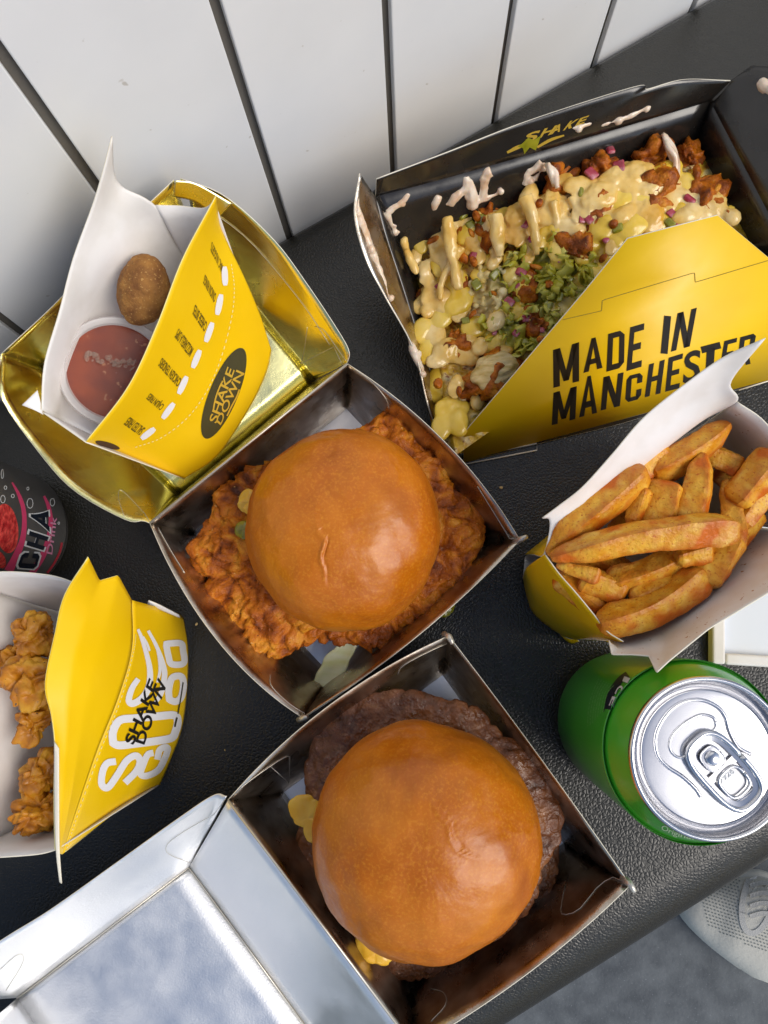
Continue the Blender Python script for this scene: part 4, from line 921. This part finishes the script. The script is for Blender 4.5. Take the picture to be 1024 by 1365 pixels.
pr.ribbon(z3([(508,108),(565,215),(608,330),(622,420),(600,540),(560,610)]), [4,5,6.5,7.5,7,5], n=40)
pr.ribbon(z3([(470,150),(500,200),(518,250)]), 3, n=14); pr.ribbon(z3([(540,160),(575,260),(590,380),(572,470)]), [2,3,4,3], n=24)
pr.build('big_lettering', M['ink_white'], k3)
pr = Print(sk3, .06)
pr.text('SHAKE', z3([(404,908),(566,482),(512,436),(338,882)]), .024, 5, 3); pr.text('DOWN', z3([(478,905),(628,510),(574,434),(414,885)]), .024, 5, 3)
pr.build('logo_lettering', M['ink_black'], k3)
pr = Print(sk3, .07)
pr.ribbon(z3([(690,780),(705,715)]), 2.2, n=5); pr.ribbon(z3([(712,690),(735,560),(748,470)]), 1.4, n=10); pr.build('small_print', M['ink_olive'], k3)
pr = Print(sk3, .025)
dash = cr([(x, y, 0) for x, y in [(86,1136),(103,1084),(133,1000),(160,932),(177,868),(180,846)]], 100)
for i in range(0, 99, 2): pr.ribbon([(dash[i].x+.5, dash[i].y), (dash[i+1].x+.5, dash[i+1].y)], 1.3, n=3)
pr.build('perforation', M['edge_yellow'], k3)
for i, (u, v, z, a, b, lb) in enumerate([(44,846,7.2,1.15,1.0,'large golden battered bite at the top of the lower left carton'),(10,888,7,1.0,.75,'golden battered bite cut off by the left edge of the photo'),(40,908,7.6,1.1,1.15,'craggy golden bite in the middle of the lower left carton'),(48,966,7.2,.9,.9,'small golden bite below the craggy one in the lower left carton'),(52,1031,7,.8,.75,'small round golden bite near the bottom of the lower left carton'),(56,1082,7.2,.85,1.25,'lowest golden bite in the lower left carton, long and knobbly'),(70,905,6,1.3,1.3,'golden bite mostly hidden behind the yellow flap')]):
    c = P(u, v, z); V, Fc = lump(c, (a, b, .9), (.2*i, .4, .5*i), 5, .34, i+70)
    o = mk('battered_bite', V, Fc, M['popcorn'], None, True, c); tag(o, lb, 'battered bite', 'golden bites in the lower left carton')

# ---- fries carton at the right
k2 = thing('snack_carton', 'yellow carton with white inside, full of seasoned chips, beside the green can', 'carton', P(850,730,0), 'yellow snack cartons')
G = M['grease_card']
carton_part('back_panel', [PP([(723,691,9.2),(745,675,9.5),(777,650,10),(816,607,10.5),(859,557,11),(916,511,11.6),(966,476,12.2),(1021,451,13)]),
     PP([(733,696,9),(760,675,9.2),(800,638,9.6),(850,590,10),(905,545,10.4),(950,520,10.8),(975,509,11.2)]),
     PP([(726,739,8.5),(765,705,8.2),(830,650,8.2),(890,595,8.8),(950,550,9.4),(982,536,10)]),
     PP([(712,740,4.5),(765,695,4.5),(830,645,4.5),(880,600,4.6),(925,565,5)]),
     PP([(700,740,.4),(760,692,.4),(820,647,.4),(880,600,.5)])], Wc, Y, k2, 44, 30)
_, skf = carton_part('side_gusset', [PP([(726,739,8.5),(745,765,8.6),(767,790,8.8),(790,818,9),(809,842,9.2),(831,856,9.4)]), PP([(702,757,4.5),(715,785,4.4),(737,810,4.4),(765,833,4.6),(800,854,5)]), PP([(697,771,.4),(703,799,.3),(713,820,.3),(745,845,.5),(767,853,.6)])], Y, G, k2, 30, 20)
carton_part('front_panel', [PP([(813,854,9.3),(816,872,9.7),(842,872,10),(866,874,10.3),(875,896,11.4),(891,881,11.2),(944,838,10.9),(1024,790,10.8),(1100,745,10.8)]),
     PP([(811,853,9),(824,864,9.2),(845,866,9.3),(862,866,9.4),(885,858,9.3),(910,838,9.2),(955,803,9.2),(1024,755,9.2),(1090,712,9.2)]),
     PP([(790,852,5),(840,815,5),(900,768,5),(990,700,5)]), PP([(767,852,.6),(830,800,.5),(890,750,.5),(945,706,.5)])], G, Y, k2, 60, 30, ss=False, st=False)
carton_part('side_gusset', [PP([(982,536,10),(1024,568,9.7),(1080,650,9.6),(1092,712,9.2)]), PP([(930,570,5),(985,640,5),(990,700,5)]), PP([(880,600,.5),(945,706,.5)])], G, Y, k2, 20, 14)
V, Fc = poly(PP([(700,742,.35),(697,771,.4),(745,845,.5),(767,852,.5),(945,706,.5),(880,600,.5)])); card('base_panel', V, Fc, G, Y, M['edge'], k2)
carton_part('tuck_tab', [PP([(744,844,.6),(757,851,.5),(770,853,.6)]), PP([(745,845,.3),(760,858,.2),(772,855,.3)])], Y, Y, k2, 8, 4)

def chip(a, b, w, h, bend=(0,0,0), seed=0, pt=.55, tw=.3):
    A, B = P(*a), P(*b); n, m = 44, 32; V, Fc, fry = [], [], []
    mid = Vector(bend); tilt = tw
    for i in range(n):
        t = i/(n-1); p = A.lerp(B, t)+mid*math.sin(math.pi*t); d = (B-A+mid*math.pi*math.cos(math.pi*t)).normalized()
        s = d.cross(Vector((0,0,1))).normalized(); u = s.cross(d)
        c, sn = math.cos(tilt+.25*t), math.sin(tilt+.25*t); s, u = s*c+u*sn, u*c-s*sn
        e = min(1, (.34 if pt < .6 else .6)+(.66 if pt < .6 else .4)*min(1, t/(.22 if pt < .6 else .12))**.75, .62+.38*min(1, (1-t)/.10)**.7)
        if i in (0, n-1): e *= .86
        asym = 1-(1-pt)*(1-t)**1.6
        for k in range(m):
            th = 2*math.pi*k/m+math.pi/4+.001; x, y = math.cos(th), math.sin(th)
            q = 1/((abs(x)**9+abs(y)**9)**(1/9)); q = min(q, 1.3)
            off = s*x*q*w/2*e*asym+u*y*q*h/2*e
            p2 = p+off; sd = Vector((seed*2.7, seed*1.1, 0))
            dn = .10*noise.noise(p2*.7+sd)+.045*noise.noise(p2*2.2+sd)+.022*noise.noise(p2*7+sd)
            V.append(p2+off.normalized()*dn)
            corner = max(0, (q-1)/.25)**1.5
            fry.append(min(1, .75*corner+.9*max(0, 1-t/.07)+.9*max(0, 1-(1-t)/.07)+.7*max(0, noise.noise(p2*1.1+sd))))
    for i in range(n-1):
        for k in range(m): Fc.append((i*m+k, (i+1)*m+k, (i+1)*m+(k+1) % m, i*m+(k+1) % m))
    Fc += [tuple(range(m)), tuple(reversed(range((n-1)*m, n*m)))]
    return V, Fc, fry
CH = [((742,752,8.3),(800,770,8.6),.75,.7,(0,0,0),'thin pointed chip poking out under the left tip of the longest chip',.5),
 ((842,700,8.7),(860,650,8.9),.7,.7,(0,0,0),'slim chip standing between the widest and the square chip',.8),
 ((900,742,8.9),(948,735,8.9),.8,.7,(0,0,0),'small chip under the middle of the longest chip',.8),
 ((840,800,8.3),(900,772,8.4),.75,.7,(0,0,0),'slim chip in the gap above the curved lowest chip',.7),
 ((985,700,8.4),(1022,655,8.6),.85,.8,(0,0,0),'narrow chip below the browned tip at the right edge',.7),
 ((760,700,7.9),(815,642,8.4),.7,.7,(-.1,0,0),'dark edged chip squeezed between widest chip and back panel',.6),
 ((734,743,9.6),(982,706,9.6),1.30,1.1,(0,.25,.1),'longest chip, lying across the top of the heap',.55),
 ((729,738,8.8),(852,622,8.8),1.75,1.1,(-.1,-.1,0),'widest chip, leaning against the white back panel at upper left',.30),
 ((832,655,8.1),(881,590,8.3),1.05,1,(0,0,0),'short pale chip end behind the widest chip',.9),
 ((971,564,8.6),(868,632,8.2),1.25,1,(.1,-.1,0),'long pale chip lying highest at the back of the carton',.5),
 ((938,604,8.9),(915,700,8.7),1.25,1,(.1,0,0),'upright looking chip standing in the middle of the carton',.55),
 ((872,705,8.4),(890,642,8.6),1.6,1,(0,0,0),'blunt square chip with red seasoning in the centre',.95),
 ((938,600,8),(986,625,8.1),1,.9,(0,0,0),'small orange chip end at the back right',.9),
 ((978,672,8.6),(1036,606,9.2),1.25,1.1,(0,0,0),'chip with a browned tip at the right edge of the photo',.9),
 ((968,640,8.1),(974,735,8.4),1.15,1,(.2,0,0),'golden chip curving down the right side of the heap',.5),
 ((936,778,8.5),(975,712,8.7),1.5,1.1,(0,0,0),'thick stubby chip under the right end of the longest chip',.95),
 ((798,832,8.9),(938,765,8.6),1.25,1.1,(.1,-.35,0),'curved chip lying lowest along the front panel',.85),
 ((810,778,8.2),(915,742,8.2),1.15,.9,(0,-.1,0),'chip with a pale middle just under the longest chip',.9),
 ((774,768,8.2),(832,794,8.1),1.1,.9,(0,0,0),'stubby orange chip crossing under the longest chip',.95),
 ((744,762,7.5),(806,812,7.8),1.3,.9,(0,0,0),'rough brown chip against the left side of the carton',.9),
 ((868,786,7.4),(918,752,7.4),.8,.8,(0,0,0),'thin pale chip deep in the gap near the front',.9),
 ((975,730,7.6),(1010,680,7.8),.9,.8,(0,0,0),'narrow chip deep beside the white front panel',.9),
 ((850,838,7.4),(915,815,7.4),.9,.8,(0,0,0),'chip half hidden beneath the curved lowest chip',.9),
 ((820,720,7.3),(870,660,7.3),1.3,.9,(0,0,0),'shaded chip beneath the widest and the square chips',.9),
 ((900,800,6.6),(985,690,6.6),1.5,.9,(0,0,0),'chip buried under the stubby one on the right',.9),
 ((760,720,6.8),(850,780,6.6),1.6,.9,(0,0,0),'chip buried beneath the left end of the longest chip',.9),
 ((960,620,7.0),(1020,680,7.0),1.5,.9,(0,0,0),'chip buried at the back right of the carton',.9)]
for i, (a, b, w_, h_, bd, lb, pt) in enumerate(CH):
    c = (P(*a)+P(*b))/2; V, Fc, fry = chip(a, b, w_*.92, h_, bd, i+2, pt, (.35+.35*abs(math.sin(i*2.3)))*(1 if i % 2 else -1))
    o = mk('chip', V, Fc, M['chip'], None, True, c); o.data.set_sharp_from_angle(angle=R_(24))
    at = o.data.attributes.new('fry', 'FLOAT', 'POINT'); at.data.foreach_set('value', fry); tag(o, lb, 'chip', 'chips in the yellow carton')

# ------------------------------------------------------------------ green can
gc = Vector((10.12, -4.33, 0))
gcan = thing('drink_can', 'green drink can with silver lid and ring pull standing by the chips', 'drink can', gc, 'drink cans')
prof = [(2.2,.25),(2.45,.0),(2.62,.05),(2.8,.4),(3.12,1.0),(3.22,1.4),(3.25,2),(3.25,9.4),(3.22,9.7),(3.12,10.1),(2.95,10.6),(2.80,10.95),(2.68,11.2)]
pp = [tuple(v)[:2] for v in cr([(a, b, 0) for a, b in prof], 60)]
Vb, Fb = lathe(pp, gc, 128); mk('can_body', Vb, Fb, M['green'], gcan, True)
LZ = 11.45
prof = [(2.66,11.15),(2.72,11.28),(2.74,11.45),(2.70,11.56),(2.62,11.58),(2.56,11.5),(2.50,11.25),(2.44,11.02),(2.36,10.96),(2.28,11.05),(2.22,11.18),(2.05,11.22),(.01,11.22)]
pp = [tuple(v)[:2] for v in cr([(a, b, 0) for a, b in prof], 70)]
Vl, Fl = lathe(pp, gc, 128); lid_o = mk('can_lid', Vl, Fl, M['alu'], gcan, True)
sl_ = Surf(Vl, Fl); sg = Surf(Vb, Fb)
def zc(q): return Z(q, 740, 860, .2773)
def bead(pts, r, closed=False, n=60, lift=.0, name='raised_bead'):
    c = cr([(x, y, 0) for x, y in zc(pts+([pts[0]] if closed else []))], n); c = [P(q.x, q.y, 11.22+lift) for q in c]
    V, Fc = tube(c, r, 10); return mk(name, V, Fc, M['alu'], lid_o, True)
bead([(770,365),(755,345),(700,335),(625,372),(565,430),(550,490),(575,530),(615,540),(645,515),(660,470),(700,435),(745,420),(772,395)], .05, True)
bead([(700,728),(670,685),(610,630),(535,580),(490,520),(485,430),(530,340),(600,280),(690,262),(770,290),(815,340),(840,420),(880,490),(940,525)], .07, n=80)
# ring pull
def pt(x, y, z=0): q = zc([(x, y)])[0]; return P(q[0], q[1], 11.22+z)
ax0, ax1 = pt(722,512), pt(885,690); ad = (ax1-ax0).normalized(); asd = Vector((-ad.y, ad.x, 0))
AL = (ax1-ax0).length; cen = (ax0+ax1)/2
def stadium(hw, l0, l1, n=40):
    out = []
    for k in range(n):
        t = 2*math.pi*k/n; x, y = math.cos(t), math.sin(t); e = 3.2
        q = 1/((abs(x)**e+abs(y)**e)**(1/e)); x *= q; y *= q
        out.append((x*hw, (y*.5+.5)*(l1-l0)+l0))
    return out
def tp(x, y, z): return ax0+ad*y+asd*x+Vector((0,0,z))
o_ = stadium(.78, -.55, AL+.55); i_ = stadium(.56, -.32, AL+.30)
tabo = Join()
tabo.add(tube([tp(x, y, .2) for x, y in o_]+[tp(*o_[0], .2)], .10, 10))
V = [tp(x, y, .2) for x, y in o_]+[tp(x, y, .15) for x, y in i_]; n = len(o_)
tabo.add((V, [(k, (k+1) % n, n+(k+1) % n, n+k) for k in range(n)]))
tab = tabo.build('ring_pull', M['alu'], lid_o)
# tab web with rivet island and finger hole
web = Join(); web.add(tube([tp(x, y, .17) for x, y in stadium(.46, AL*.52, AL+.12)]+[tp(*stadium(.46, AL*.52, AL+.12)[0], .17)], .06, 8))
V, Fc = [tp(-.56,AL*.40,.13), tp(.56,AL*.40,.13), tp(.56,AL*.55,.13), tp(-.56,AL*.55,.13)], [(0,1,2,3)]; web.add((V, Fc)); web.build('tab_web', M['alu'], lid_o)
isl = Join(); st_ = stadium(.36, -.1, AL*.42); V = [tp(0, AL*.16, .15)]+[tp(x, y, .13) for x, y in st_]; isl.add((V, [(0,1+k,1+(k+1) % 40) for k in range(40)])); isl.add(tube([tp(x, y, .13) for x, y in st_]+[tp(*st_[0], .13)], .03, 6)); isl.build('rivet_island', M['alu'], lid_o)
V, Fc = lathe([(.26,.05),(.25,.2),(.19,.26),(.01,.27)], tp(0, AL*.16, 0), 32); mk('rivet', V, Fc, M['alu'], lid_o, True)
V, Fc = [], []
pl_ = stadium(.42, AL*.58, AL+.05); V = [tp(0, AL*.8, .07)]+[tp(x, y, .07) for x, y in pl_]; mk('finger_hole', V, [(0,1+k,1+(k+1) % 40) for k in range(40)], mat('shaded_aluminium', lin(.5,.5,.52), .4, 1), lid_o)  # darker metal patch paints the shade inside the finger hole
class LidTop:
    def hit(s, u, v, off=.03): return P(u, v, 11.22+off)
Print(LidTop(), .09).text('7926', Z([(800,668),(868,612),(850,590),(788,640)], 740, 860, .2773), .02, 4, 1).build('stamped_code', M['ink_grey'], lid_o)
dq = [(795,755),(850,775),(905,740),(950,700),(960,690)]
bead([(840,768),(900,735),(955,690)], .12, n=12, name='thumb_dent')
pr = Print(sg, .03)
for ch, q in [('I',[(455,275),(430,330),(490,355),(520,300)]),('C',[(395,370),(340,470),(400,495),(455,395)]),('E',[(318,500),(278,605),(330,630),(372,515)])]:
    pr.text(ch, [(780+x*.1172, 870+y*.1172) for x, y in q], .03, 3, 3)
pr.build('lettering', M['ink_grey'], gcan)
pr = Print(sg, .01)
pr.ribbon([(837,899),(826,908),(815,925),(809,950)], 9, n=16); pr.build('letter_ground', M['ink_navy'], gcan)
pr = Print(sg, .015)
rl = random.Random(3)
for j in range(7):
    x0 = 786+j*3.3
    pts = cr([(x0+13, 905+j*1.5, 0), (x0+4, 925, 0), (x0-1, 948, 0), (x0-2, 972-j*4, 0)], 40)
    k = 0
    while k < 38:
        ln = rl.randint(1, 3); pr.ribbon([(pts[k].x, pts[k].y), (pts[min(39, k+ln)].x, pts[min(39, k+ln)].y)], .8, n=3); k += ln+1
pr.build('small_print', M['ink_fadegreen'], gcan)
pr = Print(sg, .012).text('Original Recipe', [(878,1105),(985,1122),(985,1114),(882,1096)], .012, 16, 2)
bm_q = cr([(880,1107,0),(905,1117,0),(940,1122,0),(978,1117,0)], 20); tp_q = cr([(884,1099,0),(907,1109,0),(940,1114,0),(976,1110,0)], 20)
pr = Print(sg, .012); g, f = glyphs('Original', .012, 12, 2)
def along(x, y):
    i = x*10; k = min(int(i), 18); a = bm_q[k].lerp(bm_q[k+1], i-k); b = tp_q[k].lerp(tp_q[k+1], i-k); c = a.lerp(b, y); return (c.x, c.y)
pr.add([along(x, y) for x, y in g], f); pr.build('lettering', M['ink_palegreen'], gcan)

# ------------------------------------------------------------------ charcoal can at the left edge
cc = Vector((-20.75, 4.75, 0))
ccan = thing('drink_can', 'charcoal drink can with red berry and pink print at the left edge', 'drink can', cc, 'drink cans')
prof = [(2.2,.25),(2.45,0),(2.62,.05),(2.85,.5),(3.12,1.1),(3.25,1.7),(3.27,2.2),(3.27,9.4),(3.12,10.1),(2.85,10.8),(2.68,11.2)]
pp = [tuple(v)[:2] for v in cr([(a, b, 0) for a, b in prof], 60)]
Vb, Fb = lathe(pp, cc, 128); mk('can_body', Vb, Fb, M['dark_can'], ccan, True); sc_ = Surf(Vb, Fb)
V, Fc = lathe([(2.66,11.15),(2.74,11.4),(2.64,11.56),(2.5,11.2),(2.3,11.0),(2.2,11.15),(.01,11.15)], cc, 96); mk('can_lid', V, Fc, M['alu'], ccan, True)
def zk(q): return Z(q, 0, 600, .1392)
Print(sc_, .008).ribbon(zk([(115,310),(180,430),(222,560),(232,700),(215,850),(160,1000),(80,1160)]), [2,5,6,7,9,12], n=40).build('pink_swoosh', M['ink_pink'], ccan)
Print(sc_, .008).ribbon(zk([(420,440),(460,530),(485,660),(470,820),(430,960),(360,1090),(300,1180)]), [3,5,6,8,9,8], n=40).build('pink_swoosh', M['ink_pink'], ccan)
Print(sc_, .014).oval(zk([(60,750)])[0], 33, 15.5, math.pi/2-.12, 48, 8).build('berry_picture', M['berry'], ccan)
Print(sc_, .012).oval(zk([(0,1050)])[0], 12, 7, 1.2, 32, 4).build('berry_picture', M['berry'], ccan)
CHA = [('C',[(345,1142),(392,985),(205,972),(150,1128)]),('H',[(415,965),(470,830),(275,765),(240,912)]),('A',[(478,795),(464,578),(283,583),(283,668)])]
pr = Print(sc_, .016)
def grow(q, k): cx, cy = sum(a for a, b in q)/4, sum(b for a, b in q)/4; return [(cx+(x-cx)*k, cy+(y-cy)*k) for x, y in q]
def block(pr, ch, q):
    for pl in BLOCK[ch]:
        sub = [(x, y) for x in (0,1) for y in (0,1)]
        pts, fs_ = [], []
        for a in range(5):
            for b in range(5): pts.append(bil(q, *bil(pl, a/4, b/4)))
        pr.add(pts, [(a*5+b, a*5+b+1, a*5+b+6, a*5+b+5) for a in range(4) for b in range(4)])
for ch, q in CHA: block(pr, ch, grow(zk(q), 1.12))
pr.build('letter_outline', M['ink_grey'], ccan)
pr = Print(sc_, .032)
for ch, q in CHA: block(pr, ch, grow(zk(q), .93))
pr.build('lettering', M['ink_navy'], ccan)
Print(sc_, .03).text('Drink', zk([(495,1000),(540,645),(485,632),(438,985)]), .012, 6, 2).build('pink_lettering', mat('pale_pink_print', lin(.60,.24,.38), .4), ccan)
pr = Print(sc_, .015); pr.ribbon(zk([(590,885),(575,960),(545,1030),(505,1100),(450,1175)]), 3, n=20); pr.build('red_stripe', M['ink_red'], ccan)
pr = Print(sc_, .012)
for (x, y), a, b in [((25,470),5,3),((285,510),6.5,4),((500,500),5,3),((120,440),2.3,2),((50,360),2.2,1.8),((265,370),2,1.4),((560,700),1.6,1),((20,230),6,1.5)]:
    c = zk([(x, y)])[0]; pr.ribbon([(c[0]+b*math.cos(t), c[1]+a*math.sin(t)) for t in [2*math.pi*k/10 for k in range(10)]], .8, True, n=26)
pr.build('bubble_print', M['ink_grey'], ccan)

# ------------------------------------------------------------------ white tray at the right edge
tr = thing('white_tray', 'shallow white tray with pale rim lying between chips and green can', 'tray', P(1020,845,0))
a0 = P(943,884,0)
def tbx(x0, x1, y0, y1, z0, z1):
    V = [Vector((x, y, z)) for z in (z0, z1) for y in (y0, y1) for x in (x0, x1)]
    return V, [(0,1,3,2),(4,6,7,5),(0,4,5,1),(2,3,7,6),(0,2,6,4),(1,5,7,3)]
for nm, bb, mm in [('tray_floor', (.3,6.7,.3,8.7,.05,.25), 'lid_blue'), ('rim', (0,.62,0,9,0.02,.7), 'white_card'), ('rim', (.625,7,0,.55,.02,.68), 'white_card'), ('rim', (6.4,7,.555,9,.02,.66), 'white_card'), ('rim', (.625,6.395,8.4,9,.02,.68), 'white_card')]:
    V, Fc = tbx(*bb); ang = Matrix.Rotation(-.06, 3, 'Z'); V = [a0+ang @ v for v in V]
    o = mk(nm, V, Fc, M[mm], tr); bv = o.modifiers.new('edge', 'BEVEL'); bv.width = .0012; bv.segments = 3

# ------------------------------------------------------------------ trainer on the floor
sh0 = P(898,1192,FLOOR); shd = (P(1120,1262,FLOOR)-sh0); shd.z = 0; shd.normalize(); shs = Vector((-shd.y, shd.x, 0))
shoe = thing('trainer', 'off white knitted trainer on the grey floor below the bench edge', 'shoe', sh0)
def shoe_pt(x, a, k=1.0):       # x along from the toe, a around
    L = 27; t = x/L
    wdt = 4.9*(max(0, min(1, t/.28))**.5)*(1-.18*max(0, t-.35)) ; hgt = 3.2+5.2*min(1, max(0, (t-.12)/.5))
    hgt *= (max(0, min(1, t/.16)))**.5
    return wdt*k, hgt
def shoe_body(z0, z1, kx, name, m, nz=1.0):
    V, Fc = [], []; n, mm = 40, 28
    for i in range(n):
        x = .05+27*i/(n-1); wd, hg = shoe_pt(x, 0, kx)
        for k in range(mm):
            th = math.pi*k/(mm-1); cx, cz = math.cos(th), math.sin(th)
            V.append(sh0+shd*x+shs*(wd*math.copysign(abs(cx)**.75, cx))+Vector((0,0,z0+(hg if z1 is None else z1)*abs(cz)**.8)))
    for i in range(n-1):
        for k in range(mm-1): Fc.append((i*mm+k, i*mm+k+1, (i+1)*mm+k+1, (i+1)*mm+k))
    return mk(name, V, Fc, m, shoe, True), Surf(V, Fc)
so, _ = shoe_body(0, 2.6, 1.0, 'sole', M['shoe_sole'])
up, su = shoe_body(1.6, None, .93, 'upper', M['shoe_mesh'])
pr = Print(su, .03)
for i in range(26):
    for j in range(24):
        u, v = 925+j*4.6+i*1.2, 1150+i*4.9+j*1.5
        if v > 1222+(u-915)*.46: continue
        if (u-1010)**2/24**2+(v-1192)**2/42**2 < 1: continue
        pr.oval((u, v), 1.3, 1.0, .4, 8, 1)
pr.build('knit_holes', M['shoe_hole'], shoe)
Print(su, .05).oval((1012,1198), 46, 21, 1.75, 40, 4).build('lace_panel', M['shoe_sole'], shoe)
Print(su, .10).ribbon([(1012+21*math.cos(t)-9*math.sin(t), 1198+46*math.sin(t)) for t in [2*math.pi*k/16 for k in range(16)]], 8, True, n=64).build('lace_guard', M['lace'], shoe)
pr = Print(su, .16)
for k in range(5): pr.ribbon([(1000, 1170+k*13), (1016, 1166+k*13), (1034, 1168+k*13)], 6, n=8)
pr.build('lace', M['lace'], shoe)

# ------------------------------------------------------------------ crumbs on the leather
CBL = ['pale crumb on the leather right of the crispy chicken box', 'pale crumb on the leather left of the crispy chicken box', 'crumb on the leather between the open lid and the loaded box', 'crumb on the leather beside the charcoal can', 'crumb on the leather right of the beef burger box', 'crumb on the leather between lower carton and beef burger box']
rc = random.Random(11)
for i, (u, v, s) in enumerate([(668,650,.10),(262,832,.09),(505,362,.09),(88,600,.07),(640,930,.06),(300,1000,.06)]):
    c = P(u, v, s*.5); V, Fc = lump(c, (s,s*.8,s*.6), (i,0,i), 2, .1, i); o = mk('food_crumb', V, Fc, M['crumb'], None, True, c)
    tag(o, CBL[i], 'crumb', 'crumbs on the leather')
for o in bpy.data.objects:
    if '_b' in o: del o['_b']
